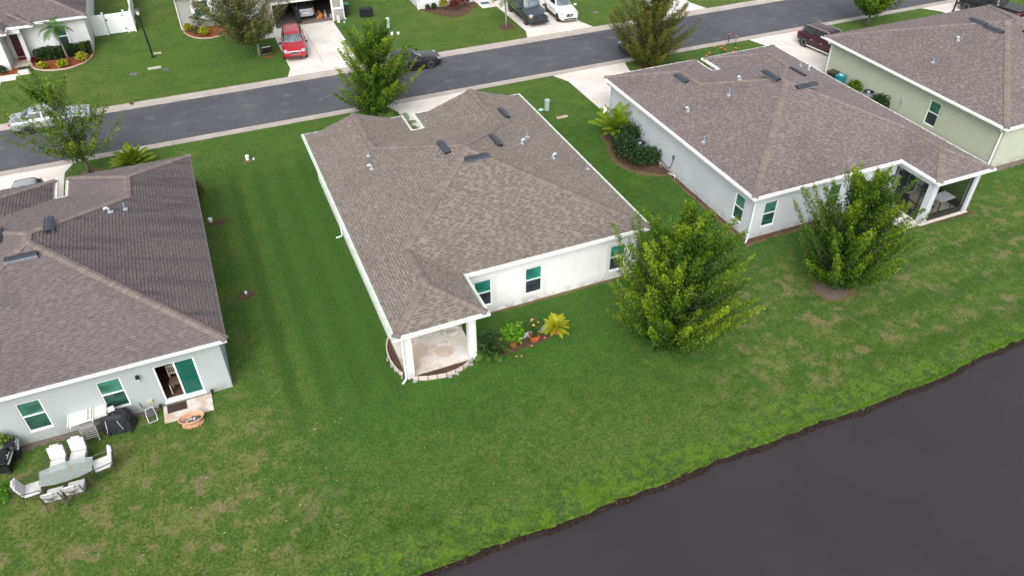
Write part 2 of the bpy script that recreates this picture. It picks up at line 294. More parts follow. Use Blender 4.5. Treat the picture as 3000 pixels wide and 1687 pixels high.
# ------------------------------------------------------------------ mesh helpers
class MB:
    def __init__(s, org=(0, 0, 0)): s.v = []; s.f = []; s.o = Vector(org); s.tone = None
    def add(s, vs, fs):
        n = len(s.v); s.v += [tuple(Vector(q) - s.o) for q in vs]; s.f += [tuple(i+n for i in f) for f in fs]; return s
    def box(s, a, b):
        (x0, y0, z0), (x1, y1, z1) = a, b
        x0, x1 = min(x0, x1), max(x0, x1); y0, y1 = min(y0, y1), max(y0, y1); z0, z1 = min(z0, z1), max(z0, z1)
        return s.add([(x, y, z) for z in (z0, z1) for x, y in ((x0, y0), (x1, y0), (x1, y1), (x0, y1))],
                     [(3, 2, 1, 0), (4, 5, 6, 7), (0, 1, 5, 4), (1, 2, 6, 5), (2, 3, 7, 6), (3, 0, 4, 7)])
    def obox(s, c, size, rz=0, rx=0, ry=0):
        m = Matrix.Translation(c) @ Matrix.Rotation(rz, 4, 'Z') @ Matrix.Rotation(ry, 4, 'Y') @ Matrix.Rotation(rx, 4, 'X')
        hx, hy, hz = (q/2 for q in size)
        return s.add([m @ Vector((x, y, z)) for z in (-hz, hz) for x, y in ((-hx, -hy), (hx, -hy), (hx, hy), (-hx, hy))],
                     [(3, 2, 1, 0), (4, 5, 6, 7), (0, 1, 5, 4), (1, 2, 6, 5), (2, 3, 7, 6), (3, 0, 4, 7)])
    def prism(s, poly, z0, z1):
        n = len(poly); a = sum(poly[i][0]*poly[(i+1) % n][1]-poly[(i+1) % n][0]*poly[i][1] for i in range(n))
        if a < 0: poly = poly[::-1]
        return s.add([(x, y, z0) for x, y in poly]+[(x, y, z1) for x, y in poly],
                     [tuple(range(n-1, -1, -1)), tuple(range(n, 2*n))]+[(i, (i+1) % n, n+(i+1) % n, n+i) for i in range(n)])
    def tube(s, pts, r, n=8, closed=False):
        pts = [Vector(p) for p in pts]; m = len(pts); rs = r if isinstance(r, (list, tuple)) else [r]*m
        vs = []; prev = None
        for i, p in enumerate(pts):
            t = (pts[(i+1) % m]-pts[i-1]) if closed else (pts[min(i+1, m-1)]-pts[max(i-1, 0)])
            t.normalize()
            a = prev - t*prev.dot(t) if prev else t.orthogonal()
            if a.length < 1e-5: a = t.orthogonal()
            a.normalize(); b = t.cross(a); prev = a
            vs += [p + rs[i]*(a*math.cos(2*math.pi*j/n)+b*math.sin(2*math.pi*j/n)) for j in range(n)]
        fs = []
        for i in range(m if closed else m-1):
            k = (i+1) % m
            fs += [(i*n+j, i*n+(j+1) % n, k*n+(j+1) % n, k*n+j) for j in range(n)]
        if not closed: fs += [tuple(range(n-1, -1, -1)), tuple(range((m-1)*n, m*n))]
        return s.add(vs, fs)
    def lathe(s, prof, n=20, c=(0, 0, 0), axis='Z', sx=1., sy=1.):
        vs = []
        for r, z in prof:
            for j in range(n):
                a = 2*math.pi*j/n; q = (r*math.cos(a)*sx, r*math.sin(a)*sy, z)
                if axis == 'Y': q = (q[0], q[2], q[1])
                if axis == 'X': q = (q[2], q[0], q[1])
                vs.append((q[0]+c[0], q[1]+c[1], q[2]+c[2]))
        fs = [(i*n+j, i*n+(j+1) % n, (i+1)*n+(j+1) % n, (i+1)*n+j) for i in range(len(prof)-1) for j in range(n)]
        if prof[0][0] > 0: fs.append(tuple(range(n-1, -1, -1)))
        if prof[-1][0] > 0: fs.append(tuple(range((len(prof)-1)*n, len(prof)*n)))
        return s.add(vs, fs)
    def mesh(s, name):
        me = bpy.data.meshes.new(name); me.from_pydata(s.v, [], s.f)
        if len(s.f) < 6000:
            bm = bmesh.new(); bm.from_mesh(me); bmesh.ops.recalc_face_normals(bm, faces=bm.faces); bm.to_mesh(me); bm.free()
        return me
    def build(s, name, mat, parent=None, smooth=False, kind=None, bevel=0, sub=0):
        me = s.mesh(name); me.materials.append(mat)
        if smooth: me.polygons.foreach_set('use_smooth', [True]*len(me.polygons))
        if s.tone is not None:
            me.attributes.new('tone', 'FLOAT', 'FACE').data.foreach_set('value', s.tone)
        o = link(name, me, parent)
        if kind: o['kind'] = kind
        if bevel:
            b = o.modifiers.new('bevel', 'BEVEL'); b.width = bevel; b.segments = 2; b.limit_method = 'ANGLE'; b.angle_limit = R_(40)
        if sub:
            u = o.modifiers.new('sub', 'SUBSURF'); u.levels = sub; u.render_levels = sub
        return o
def link(name, data, parent=None):
    o = bpy.data.objects.new(name, data); C.objects.link(o)
    if parent: o.parent = parent
    return o
def tag(o, label, cat, group=None):
    o['label'] = label; o['category'] = cat
    if group: o['group'] = group
    return o
def thing(name, label, cat, loc=(0, 0, 0), rz=0, group=None):
    o = link(name, None); o.location = loc; o.rotation_euler = (0, 0, rz); o.empty_display_size = .3
    return tag(o, label, cat, group)
def copy_tree(o, parent=None):
    c = o.copy(); C.objects.link(c)
    if parent: c.parent = parent
    for ch in list(o.children): copy_tree(ch, c)
    return c
def quads_mesh(name, V, mat, parent=None, tone=None, kind=None):
    """V: (n,4,3) array of separate quads"""
    n = len(V); me = bpy.data.meshes.new(name)
    me.vertices.add(n*4); me.vertices.foreach_set('co', np.ascontiguousarray(V, dtype=np.float32).ravel())
    me.loops.add(n*4); me.loops.foreach_set('vertex_index', np.arange(n*4, dtype=np.int32))
    me.polygons.add(n); me.polygons.foreach_set('loop_start', np.arange(0, n*4, 4, dtype=np.int32))
    me.update(calc_edges=True); me.materials.append(mat)
    if tone is not None: me.attributes.new('tone', 'FLOAT', 'FACE').data.foreach_set('value', np.asarray(tone, dtype=np.float32))
    o = link(name, me, parent)
    if kind: o['kind'] = kind
    return o
def structure(o): o['kind'] = 'structure'; return o

# ------------------------------------------------------------------ shingled roofs
SL = 1/3.0; CAMP = Vector((0, 0, 25))
def scan(poly, e):
    xs = []
    n = len(poly)
    for i in range(n):
        (u0, e0), (u1, e1) = poly[i], poly[(i+1) % n]
        if (e0 <= e < e1) or (e1 <= e < e0): xs.append(u0+(e-e0)/(e1-e0)*(u1-u0))
    return (min(xs), max(xs)) if len(xs) >= 2 else None

def facet(poly, dr, z0, out, rnd):
    """cut one roof plane into shingle tabs; poly in plan, dr = downhill direction"""
    dx, dy = dr; ux, uy = -dy, dx
    E = max(x*dx+y*dy for x, y in poly)
    pl = [(x*ux+y*uy, E-(x*dx+y*dy)) for x, y in poly]
    emax = max(e for _, e in pl); k = math.sqrt(1+SL*SL); de = .146/k
    nrm = Vector((dx*SL, dy*SL, 1)).normalized()
    P = lambda u, e: Vector((u*ux+(E-e)*dx, u*uy+(E-e)*dy, z0+e*SL))
    i = 0
    while i*de < emax-.02:
        e0, e1 = i*de, min((i+1)*de, emax)
        a, b = scan(pl, e0+1e-4), scan(pl, e1-1e-4)
        i += 1
        if not a and not b: continue
        a = a or b; b = b or a
        u = min(a[0], b[0]) - rnd.random()*.25
        end = max(a[1], b[1]); prevhi = rnd.random() < .5
        while u < end-.01:
            wd = rnd.choice((.12, .15, .18, .21, .25, .30)); hi = not prevhi if rnd.random() < .8 else prevhi; prevhi = hi
            v = u+wd
            q = (max(u, a[0]), min(v, a[1])), (max(u, b[0]), min(v, b[1]))
            if q[0][1]-q[0][0] > .005 or q[1][1]-q[1][0] > .005:
                q = tuple((l, max(h, l+.002)) for l, h in q)
                full = u >= max(a[0], b[0]) and v <= min(a[1], b[1])
                t = .030 if hi else .012
                tone = min(1, max(0, rnd.gauss(.62 if hi else .38, .2)))
                out.append((P(q[0][0], e0), P(q[0][1], e0), P(q[1][1], e1), P(q[1][0], e1), nrm, t, tone, full, wd, P(u+wd/2, (e0+e1)/2), Vector((ux, uy, 0)), de))
            u = v

BAND = .038
def tab_verts(p0, p1, p2, p3, n, t):
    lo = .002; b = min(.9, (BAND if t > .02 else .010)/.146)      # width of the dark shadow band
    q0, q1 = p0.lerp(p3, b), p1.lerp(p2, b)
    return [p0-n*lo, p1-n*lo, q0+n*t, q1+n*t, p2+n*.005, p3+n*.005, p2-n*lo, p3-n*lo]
TABF = [(2, 3, 4, 5), (0, 1, 3, 2), (1, 6, 4, 3), (7, 0, 2, 5)]
TABMESH = {}
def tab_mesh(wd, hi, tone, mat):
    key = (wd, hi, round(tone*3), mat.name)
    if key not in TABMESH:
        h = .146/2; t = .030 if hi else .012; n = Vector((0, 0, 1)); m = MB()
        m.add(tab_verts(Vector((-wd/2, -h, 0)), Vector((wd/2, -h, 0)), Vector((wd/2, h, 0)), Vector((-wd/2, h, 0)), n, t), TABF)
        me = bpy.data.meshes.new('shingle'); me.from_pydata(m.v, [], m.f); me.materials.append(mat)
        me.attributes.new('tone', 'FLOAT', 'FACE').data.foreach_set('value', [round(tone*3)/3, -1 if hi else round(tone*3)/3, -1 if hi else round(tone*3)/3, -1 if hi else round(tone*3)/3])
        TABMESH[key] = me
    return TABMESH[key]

def caps(lines, matc, roof, org, nmax, rnd):
    items = []
    for A, B in lines:
        A, B = Vector(A), Vector(B); d = (B-A); L = d.length; d.normalize(); side = d.cross(Vector((0, 0, 1))).normalized()
        n = max(1, int(L/.165)); st = L/n
        for i in range(n): items.append((A+d*(i*st), d, side, st))
    items.sort(key=lambda q: (q[0]-CAMP).length)
    me = None; rest = MB(org)
    w, dp = .185, .185*SL*.74
    F = [(0, 1, 4, 3), (1, 2, 5, 4), (6, 7, 1, 0), (7, 8, 2, 1), (0, 3, 9, 6), (5, 2, 8, 11)]
    def vs(o, d, sd, L):
        z = Vector((0, 0, 1)); r = []
        for q, lift in ((-.02, .062), (L+.05, .040)):
            for k in (-1, 0, 1): r.append(o+d*q+sd*k*w+z*(lift+(0 if k == 0 else -dp)))
        for q in (-.02, L+.05):
            for k in (-1, 0, 1): r.append(o+d*q+sd*k*w+z*((0 if k == 0 else -dp)-.004))
        return r
    for i, (o, d, sd, L) in enumerate(items):
        if i < nmax:
            key = ('cap', round(L, 2), round(abs(d.z), 1), matc.name)
            if key not in TABMESH:
                m = MB(); m.add(vs(Vector((0, 0, 0)), Vector((1, 0, 0)), Vector((0, -1, 0)), L), F); mm = bpy.data.meshes.new('ridge_cap')
                mm.from_pydata(m.v, [], m.f); mm.materials.append(matc); TABMESH[key] = mm
            ob = link('ridge_cap', TABMESH[key], roof)
            zz = sd.cross(d).normalized(); zz = zz if zz.z > 0 else -zz
            mt = Matrix((d, zz.cross(d), zz)).transposed().to_4x4(); mt.translation = o-Vector(org); ob.matrix_local = mt
        else: rest.add(vs(o, d, sd, L), F)
    if rest.v: rest.build('ridge_cap_row', matc, roof, kind='stuff')

def roof_cover(house, facets, lines, z0, key, nsh, ncap, seed):
    global BAND
    BAND = {'C': .038, 'R': .034, 'L': .020}[key]
    org = house.location; rnd = random.Random(seed); mat = MAT_SH[key]
    # deck: one closed sheet below the shingles
    dk = MB(org)
    for poly, dr in facets:
        E = max(x*dr[0]+y*dr[1] for x, y in poly)
        if sum(poly[i][0]*poly[(i+1) % len(poly)][1]-poly[(i+1) % len(poly)][0]*poly[i][1] for i in range(len(poly))) < 0: poly = poly[::-1]
        dk.add([(x, y, z0-.012+(E-(x*dr[0]+y*dr[1]))*SL) for x, y in poly], [tuple(range(len(poly)))])
    roof = dk.build('roof', M('roof_felt', (.05, .045, .042), .9), house)
    tabs = []
    for poly, dr in facets: facet(poly, dr, z0, tabs, rnd)
    tabs.sort(key=lambda t: (not t[7], (t[9]-CAMP).length))
    rest = MB(org); tones = []
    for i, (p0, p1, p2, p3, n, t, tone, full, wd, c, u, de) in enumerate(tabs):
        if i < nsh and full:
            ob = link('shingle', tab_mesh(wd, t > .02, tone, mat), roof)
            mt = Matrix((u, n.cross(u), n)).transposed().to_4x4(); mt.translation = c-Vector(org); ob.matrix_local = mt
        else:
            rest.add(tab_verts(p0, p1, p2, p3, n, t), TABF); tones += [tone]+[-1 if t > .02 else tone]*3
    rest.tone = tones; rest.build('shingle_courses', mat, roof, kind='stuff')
    caps(lines, MAT_CAP[key], roof, org, ncap, rnd)
    return roof

def house_roof(house, x0, x1, yF, yB, yW, xa, xb, porch=None, gable=False, z0=3.03, key='C', nsh=300, ncap=300, seed=1):
    """front (pond side) hip body with two street wings and an optional porch wing; returns eave outline"""
    W = x1-x0; hw = W/2; cx = (x0+x1)/2; wl, wr = (xa-x0)/2, (x1-xb)/2; lm, rm = x0+wl, x1-wr
    A0, A1 = (cx, yF+hw), (cx, yB-hw)
    L, Rr = [], []
    fr = [(x0, yF), (x1, yF), A0]; F = []; lines = []
    z = lambda e: z0+e*SL
    def ln(p, ep, q, eq): lines.append(((p[0], p[1], z(ep)), (q[0], q[1], z(eq))))
    if porch:
        side, px, yP = porch; ph = (px-x0)/2 if side == 'L' else (x1-px)/2; pm = x0+ph if side == 'L' else x1-ph
        a, b = (x0, px) if side == 'L' else (px, x1)
        F.append(([(a, yP), (b, yP), (pm, yP+ph)], (0, -1)))
        if side == 'L':
            L = [(x0, yP), (pm, yP+ph), (pm, yF+ph), A0]; Rr = [(x1, yF), A0]
            fr = [(px, yF), (x1, yF), A0, (pm, yF+ph)]
            F.append(([(px, yP), (px, yF), (pm, yF+ph), (pm, yP+ph)], (1, 0)))
            ln((pm, yF+ph), ph, A0, hw); ln((x1, yF), 0, A0, hw)
        else:
            Rr = [(x1, yP), (pm, yP+ph), (pm, yF+ph), A0]; L = [(x0, yF), A0]
            fr = [(x0, yF), (px, yF), (pm, yF+ph), A0]
            F.append(([(px, yP), (pm, yP+ph), (pm, yF+ph), (px, yF)], (-1, 0)))
            ln((pm, yF+ph), ph, A0, hw); ln((x0, yF), 0, A0, hw)
        ln((a, yP), 0, (pm, yP+ph), ph); ln((b, yP), 0, (pm, yP+ph), ph); ln((pm, yP+ph), ph, (pm, yF+ph), ph)
    else:
        L = [(x0, yF), A0]; Rr = [(x1, yF), A0]; ln((x0, yF), 0, A0, hw); ln((x1, yF), 0, A0, hw)
    F.append((fr, (0, -1)))
    ln(A0, hw, A1, hw); ln((lm, yB-wl), wl, A1, hw); ln((rm, yB-wr), wr, A1, hw)
    sk = .5
    def wing(xl, xr, m, hw_):
        if gable:
            F.append(([(xl, yW), (xr, yW), (xr-sk, yW-sk), (xl+sk, yW-sk)], (0, 1)))
            ln((m, yB-hw_), hw_, (m, yW-sk), hw_)
            return yW-sk
        F.append(([(xl, yW), (xr, yW), (m, yW-hw_)], (0, 1)))
        ln((m, yB-hw_), hw_, (m, yW-hw_), hw_); ln((xl, yW), 0, (m, yW-hw_), hw_); ln((xr, yW), 0, (m, yW-hw_), hw_)
        return yW-hw_
    gl, gr = wing(x0, xa, lm, wl), wing(xb, x1, rm, wr)
    end = lambda x, s, y, m: ([(m, y), (x+s*sk, yW-sk), (x, yW)] if gable else [(m, y), (x, yW)])
    F.append((L+[A1, (lm, yB-wl)]+end(x0, 1, gl, lm), (-1, 0)))
    F.append((Rr+[A1, (rm, yB-wr)]+end(x1, -1, gr, rm), (1, 0)))
    F.append(([(xa, yB), (lm, yB-wl)]+end(xa, -1, gl, lm), (1, 0)))
    F.append(([(xb, yB), (rm, yB-wr)]+end(xb, 1, gr, rm), (-1, 0)))
    F.append(([(xa, yB), (xb, yB), (rm, yB-wr), A1, (lm, yB-wl)], (0, 1)))
    roof_cover(house, F, lines, z0, key, nsh, ncap, seed)
    if gable:                                   # gable end walls above the skirt roof
        for xl, xr, m, h in ((x0, xa, lm, wl), (xb, x1, rm, wr)):
            g = MB(house.location); y = yW-sk-.22
            for yy in (y, y-.1): g.add([(xl+sk+.2, yy, z(sk)-.02), (xr-sk-.2, yy, z(sk)-.02), (m, yy, z(h)-.1)], [(0, 1, 2)])
            g.build('gable_wall', W_C, house)
    o = [(x0, yF)] if not porch else ([(x0, yP), (px, yP), (px, yF)] if side == 'L' else [(x0, yF), (px, yF), (px, yP)])
    o += [(x1, yF)] if not porch or side == 'L' else [(x1, yP)]
    o += [(x1, yW), (xb, yW), (xb, yB), (xa, yB), (xa, yW), (x0, yW)]
    return o

def offset_poly(poly, dlt):
    """offset a rectilinear counter-clockwise outline outwards"""
    n = len(poly); out = []
    for i in range(n):
        p, a, b = Vector(poly[i]), Vector(poly[i-1]), Vector(poly[(i+1) % n])
        d1 = (p-a).normalized(); d2 = (b-p).normalized(); n1 = Vector((d1.y, -d1.x)); n2 = Vector((d2.y, -d2.x))
        out.append(tuple(p+(n1+n2)*dlt/(1+n1.dot(n2))))
    return out
def ring(mb, poly, d0, d1, z0, z1, edges=None):
    a, b = offset_poly(poly, d0), offset_poly(poly, d1); n = len(poly)
    for i in range(n):
        if edges is not None and i not in edges: continue
        j = (i+1) % n
        mb.add([(*a[i], z0), (*a[j], z0), (*b[j], z0), (*b[i], z0), (*a[i], z1), (*a[j], z1), (*b[j], z1), (*b[i], z1)],
               [(0, 1, 2, 3), (4, 5, 6, 7), (0, 1, 5, 4), (1, 2, 6, 5), (2, 3, 7, 6), (3, 0, 4, 7)])
def eaves(house, poly, z0, over, gut_edges, inside, soffit=True):
    """fascia boards, soffit and open gutters with hangers along an eave outline"""
    og = house.location; n = len(poly)
    f = MB(og); ring(f, poly, -.03, 0, z0-.20, z0-.004); f.build('fascia', FASCIA, house)
    if soffit:
        s = MB(og); ring(s, poly, -over-.04, -.031, z0-.215, z0-.195); s.build('soffit', SOFFIT, house)
    if gut_edges:
        g = MB(og); ring(g, poly, .001, .150, z0-.14, z0-.132, gut_edges); ring(g, poly, .134, .15, z0-.131, z0-.030, gut_edges)
        P = offset_poly(poly, .07)
        for i in gut_edges:
            a, b = Vector(P[i]), Vector(P[(i+1) % n]); L = (b-a).length; d = (b-a)/L; k = max(2, int(L/.85))
            for j in range(k):
                c = a+d*(L*(j+.5)/k); ang = math.atan2(d.y, d.x)
                g.obox((c.x, c.y, z0-.028), (.03, .125, .010), ang)
        gt = g.build('gutter', GUT_W, house)
        t = MB(og); ring(t, poly, .002, .133, z0-.131, z0-.058, gut_edges); t.build('gutter_bed', inside, gt)

def wall_run(mb, a, b, th, z0, z1, openings):
    """axis-aligned wall from a to b (inner thickness th to the left of a->b) with rectangular openings (s0,s1,zb,zt)"""
    a, b = Vector(a), Vector(b); L = (b-a).length; d = (b-a)/L; n = Vector((-d.y, d.x))
    def blk(s0, s1, q0, q1):
        if s1-s0 < 1e-4 or q1-q0 < 1e-4: return
        p = [a+d*s0, a+d*s1, a+d*s1+n*th, a+d*s0+n*th]
        mb.add([(*p[i], z) for z in (q0, q1) for i in range(4)], [(3, 2, 1, 0), (4, 5, 6, 7), (0, 1, 5, 4), (1, 2, 6, 5), (2, 3, 7, 6), (3, 0, 4, 7)])
    s = 0
    for s0, s1, zb, zt in sorted(openings):
        blk(s, s0, z0, z1); blk(s0, s1, z0, zb); blk(s0, s1, zt, z1); s = s1
    blk(s, L, z0, z1)

def wall_frame(a, b):
    a, b = Vector(a), Vector(b); d = (b-a).normalized(); return a, d, Vector((d.y, -d.x))     # outward normal
def window(house, a, b, s0, s1, zb, zt, top=G_GREEN, bot=G_DARK, frame=VINYL, trim=None):
    """single-hung sash window set back in its opening"""
    A, d, n = wall_frame(a, b); og = house.location; ang = math.atan2(d.y, d.x)
    P = lambda s, o, z: (*(A+d*s+n*o), z)
    f = MB(og); fw_ = .055; cz = (zb+zt)/2+.03
    def bar(s, e, q0, q1, o0, o1): 
        c = A+d*((s+e)/2)+n*((o0+o1)/2); f.obox((c.x, c.y, (q0+q1)/2), (e-s, o1-o0, q1-q0), ang)
    bar(s0, s0+fw_, zb, zt, -.09, -.03); bar(s1-fw_, s1, zb, zt, -.09, -.03)
    bar(s0+fw_, s1-fw_, zt-fw_, zt, -.09, -.03); bar(s0+fw_, s1-fw_, zb, zb+fw_*.9, -.09, -.03); bar(s0+fw_, s1-fw_, cz-.028, cz+.028, -.085, -.025)
    win = f.build('window', frame, house)
    for nm, m, q0, q1, o in (('pane', top, cz+.028, zt-fw_, -.055), ('pane', bot, zb+fw_*.9, cz-.028, -.045)):
        p = MB(og); c = A+d*((s0+s1)/2)+n*(o-.01); p.obox((c.x, c.y, (q0+q1)/2), (s1-s0-2*fw_, .012, q1-q0), ang); p.build(nm, m, win)
    s = MB(og); c = A+d*((s0+s1)/2)+n*-.01; s.obox((c.x, c.y, zb-.018), (s1-s0-.004, .06, .03), ang); s.build('sill', frame, win)
    if trim:
        t = MB(og); w = .22; g = .018
        for e0, e1, q0, q1 in ((s0-w, s0, zb-.36, zt+.17), (s1, s1+w+.03, zb-.36, zt+.17), (s0, s1, zt, zt+.17), (s0, s1, zb-.36, zb-.058)):
            c = A+d*((e0+e1)/2)+n*(g/2+.001); t.obox((c.x, c.y, (q0+q1)/2), (e1-e0, g, q1-q0), ang)
        t.build('window_surround', trim, house)
    return win
def downspout(house, pts, mat=WHITE, r=.042):
    m = MB(house.location); m.tube(pts, r, 6); return m.build('downspout', mat, house, smooth=False)

def roof_vent(x, y, z, rz, L, label, group='off-ridge vents on the shingle roofs', tilt=math.atan(SL)):
    """low black metal ventilator lying on a slope, its long side along local x, downhill is -y"""
    t = thing('roof_vent', label, 'roof vent', (x, y, z), 0, group); t.rotation_euler = (Matrix.Rotation(rz, 3, 'Z') @ Matrix.Rotation(tilt, 3, 'X')).to_euler()
    m = MB(); W = .42; n = 6; pr = [(-W/2, .105), (-W*.36, .15), (-W*.12, .165), (W*.15, .14), (W*.36, .08), (W/2, .03)]
    vs = []
    for x_ in (-L/2, L/2): vs += [(x_, yy, zz) for yy, zz in pr]+[(x_, yy, zz-.02) for yy, zz in pr[::-1]]
    k = 2*len(pr); m.add(vs, [(i, (i+1) % k, k+(i+1) % k, k+i) for i in range(k)]+[tuple(range(k)), tuple(range(2*k-1, k-1, -1))])
    for s in (-1, 1): m.add([(s*L/2*.985, -W/2+.03, .10), (s*L/2*.985, W/2, .02), (s*L/2*.985, W/2, .0), (s*L/2*.985, -W/2+.07, .0)], [(0, 1, 2, 3)])
    m.build('hood', VENT, t)
    b = MB(); b.box((-L/2*.96, -W/2+.09, .02), (L/2*.96, W/2-.03, .085)); b.build('throat', BLACK, t)
    f = MB(); f.box((-L/2-.0, -W/2-.015, .026), (L/2, -W/2+.05, .05)); f.build('flange', VENT_LIP, t)
    return t
def pipe_vent(x, y, z, label, goose, rz=0, h=.30):
    t = thing('vent_pipe' if not goose else 'gooseneck_vent', label, 'vent pipe', (x, y, z), rz, 'pipes through the shingle roofs')
    m = MB()
    if goose:
        m.tube([(0, 0, -.05), (0, 0, .14), (.03, 0, .22), (.09, 0, .26), (.16, 0, .24), (.19, 0, .18)], .075, 10); m.build('pipe', GALV, t, smooth=True)
    else:
        m.tube([(0, 0, -.05), (0, 0, h)], .042, 10); m.build('pipe', M('pipe_lead', (.30, .36, .44), .5, .3), t, smooth=False)
    f = MB(); f.lathe([(.0, .03), (.13, .02), (.13, -.06)], 12); f.obox((-.04, 0, .0), (.24, .22, .02)); f.build('flashing', GALV, t)
    return t

# ================================================================== SETTING
def shore(x): return 14.90 + .05*math.sin(x*.42+.6) + .045*math.sin(x*1.3) + .03*math.sin(x*3.7+1) + max(0, (x-27))*.06
def gz(x, y):
    t = min(1, max(0, (24-y)/8.8)); return -.26*t*t*(3-2*t)
def build_ground():
    xs = [-400, -200, -100, -60, -40]+list(np.arange(-30, 50.01, .5))+[56, 64, 80, 120, 200, 400]
    ts = [0, .02, .05, .1, .16, .24, .33, .43, .55, .7, .85, 1]
    vs, fs = [], []
    for x in xs:
        s = shore(x)+.06+.03*math.sin(x*7)
        for t in ts: y = s+(26-s)*t; vs.append((x, y, gz(x, y)+(.0 if t > 0 else -.03)))
    n = len(ts)
    for i in range(len(xs)-1):
        fs += [(i*n+j, (i+1)*n+j, (i+1)*n+j+1, i*n+j+1) for j in range(n-1)]
    k = len(vs)
    for y in (26, 51.43): vs += [(-400, y, 0), (400, y, 0)]
    fs.append((k, k+1, k+3, k+2)); k += 4
    for y in (59.4, 900): vs += [(-400, y, 0), (400, y, 0)]
    fs.append((k, k+1, k+3, k+2))
    m = MB(); m.add(vs, fs); structure(m.build('lawn', GRASS, smooth=True))
build_ground()
def grid_bank():
    xs = np.arange(-40, 70, .14); V = []; prof = [(.12, -.285, .0), (.07, -.30, .03), (.03, -.38, .04), (-.03, -.48, .05), (-.09, -.56, .05), (-.5, -.8, .0)]
    rnd = random.Random(3)
    for x in xs:
        s = shore(x); j = rnd.gauss(0, .022); big = .05*math.sin(x*2.1)+.03*math.sin(x*5.3+2)
        V.append([(x, s+dy+(j+rnd.gauss(0, .02)+big*.6)*(1 if a else .2), z+rnd.gauss(0, .014)) for dy, z, a in prof])
    m = MB(); n = len(prof); m.v = [q for r in V for q in r]
    m.f = [(i*n+j, i*n+j+1, (i+1)*n+j+1, (i+1)*n+j) for i in range(len(xs)-1) for j in range(n-1)]
    structure(m.build('pond_bank', MUD))
grid_bank()
m = MB(); m.add([(-400, -300, -.52), (400, -300, -.52), (400, 16.5, -.52), (-400, 16.5, -.52)], [(0, 1, 2, 3)]); structure(m.build('pond_water', WATER))
m = MB(); m.add([(-400, -300, -2.2), (400, -300, -2.2), (400, 16.6, -1.2), (-400, 16.6, -1.2)], [(0, 1, 2, 3)]); structure(m.build('pond_bed', MUD))

m = MB(); m.add([(-300, 52.15, -.034), (300, 52.15, -.034), (300, 58.45, -.045), (-300, 58.45, -.045)], [(0, 1, 2, 3)]); structure(m.build('road', ASPHALT))
def kerb(y_lawn, y_road, name):
    s = 1 if y_road > y_lawn else -1
    prof = [(y_lawn, -.2), (y_lawn, .012), (y_lawn+s*.16, .018), (y_lawn+s*.28, .002), (y_lawn+s*.44, -.030), (y_road+s*.05, -.028), (y_road+s*.05, -.2)]
    e = link(name, None); e['kind'] = 'structure'; L = 3.05; meshes = []
    m = MB(); n = len(prof)
    m.add([(x, y, z) for x in (.006, L-.006) for y, z in prof], [(i, (i+1) % n, n+(i+1) % n, n+i) for i in range(n)]+[tuple(range(n)), tuple(range(2*n-1, n-1, -1))])
    me = m.mesh('kerb_segment'); me.materials.append(KERB)
    for i in range(-12, 30):
        o = link('kerb_segment', me, e); o.location.x = i*L
    b = MB(); b.add([(x, y, -.06) for x in (-300, 300) for y in (y_lawn, y_road)], [(0, 1, 3, 2)]); b.build('kerb_bed', SOIL, e)
    for x0, x1 in ((-300, -12*L), (30*L, 300)):
        q = MB(); q.add([(x, y, z) for x in (x0, x1) for y, z in prof], [(i, (i+1) % n, n+(i+1) % n, n+i) for i in range(n)]); q.build('kerb_run', KERB, e)
kerb(51.40, 52.12, 'near_kerb'); kerb(59.45, 58.48, 'far_kerb')

def paved(name, polys, mat=CONC, z1=.022, piece='slab'):
    e = link(name, None); e['kind'] = 'structure'
    for p in polys:
        m = MB(); m.prism(p, -.1, z1); m.build(piece, mat, e, bevel=.008)
    return e
g = .012
def rect(x0, x1, y0, y1): return [(x0+g, y0+g), (x1-g, y0+g), (x1-g, y1-g), (x0+g, y1-g)]
# driveways, split at their control joints
paved('driveway', [[(11.75, 51.38), (18.6, 51.38), (18.1, 50.21), (12.3, 50.21)], rect(12.3, 15.2, 46.9, 50.2), rect(15.2, 18.1, 46.9, 50.2), rect(12.3, 15.2, 43.4, 46.9), rect(15.2, 18.1, 43.4, 46.9)])
paved('driveway', [[(25.3, 51.38), (31.75, 51.38), (31.35, 50.01), (25.95, 50.01)], rect(25.95, 28.65, 47.2, 50.0), rect(28.65, 31.35, 47.2, 50.0), rect(25.95, 28.65, 43.2, 47.2), rect(28.65, 31.35, 43.2, 47.2)])
paved('driveway', [[(44.0, 51.38), (51.6, 51.38), (51.0, 50.01), (44.4, 50.01)], rect(44.4, 47.7, 46.8, 50.0), rect(47.7, 51.0, 46.8, 50.0), rect(44.4, 47.7, 43.2, 46.8), rect(47.7, 51.0, 43.2, 46.8)])
paved('driveway', [[(-16.2, 51.38), (-9.2, 51.38), (-9.65, 50.3), (-15.6, 50.3)], rect(-15.6, -12.6, 47.0, 50.3), rect(-12.6, -9.65, 47.0, 50.3), rect(-15.6, -12.6, 43.2, 47.0), rect(-12.6, -9.65, 43.2, 47.0)])
paved('driveway', [[(63.6, 51.38), (71, 51.38), (70.4, 50.0), (64.6, 50.0)], rect(64.6, 67.5, 44, 50.0), rect(67.5, 70.4, 44, 50.0)])
paved('driveway', [[(6.1, 59.47), (11.3, 59.47), (11.9, 60.9), (6.55, 60.9)], rect(6.55, 9.25, 60.9, 65.2), rect(9.25, 11.95, 60.9, 65.2), rect(6.55, 9.25, 65.2, 70.3), rect(9.25, 12.1, 65.2, 70.3)])
paved('driveway', [[(26.7, 59.47), (33.1, 59.47), (32.65, 61.0), (27.2, 61.0)], rect(27.2, 29.95, 61.0, 65.4), rect(29.95, 32.65, 61.0, 65.4), rect(27.2, 29.95, 65.4, 71), rect(29.95, 32.65, 65.4, 71)])
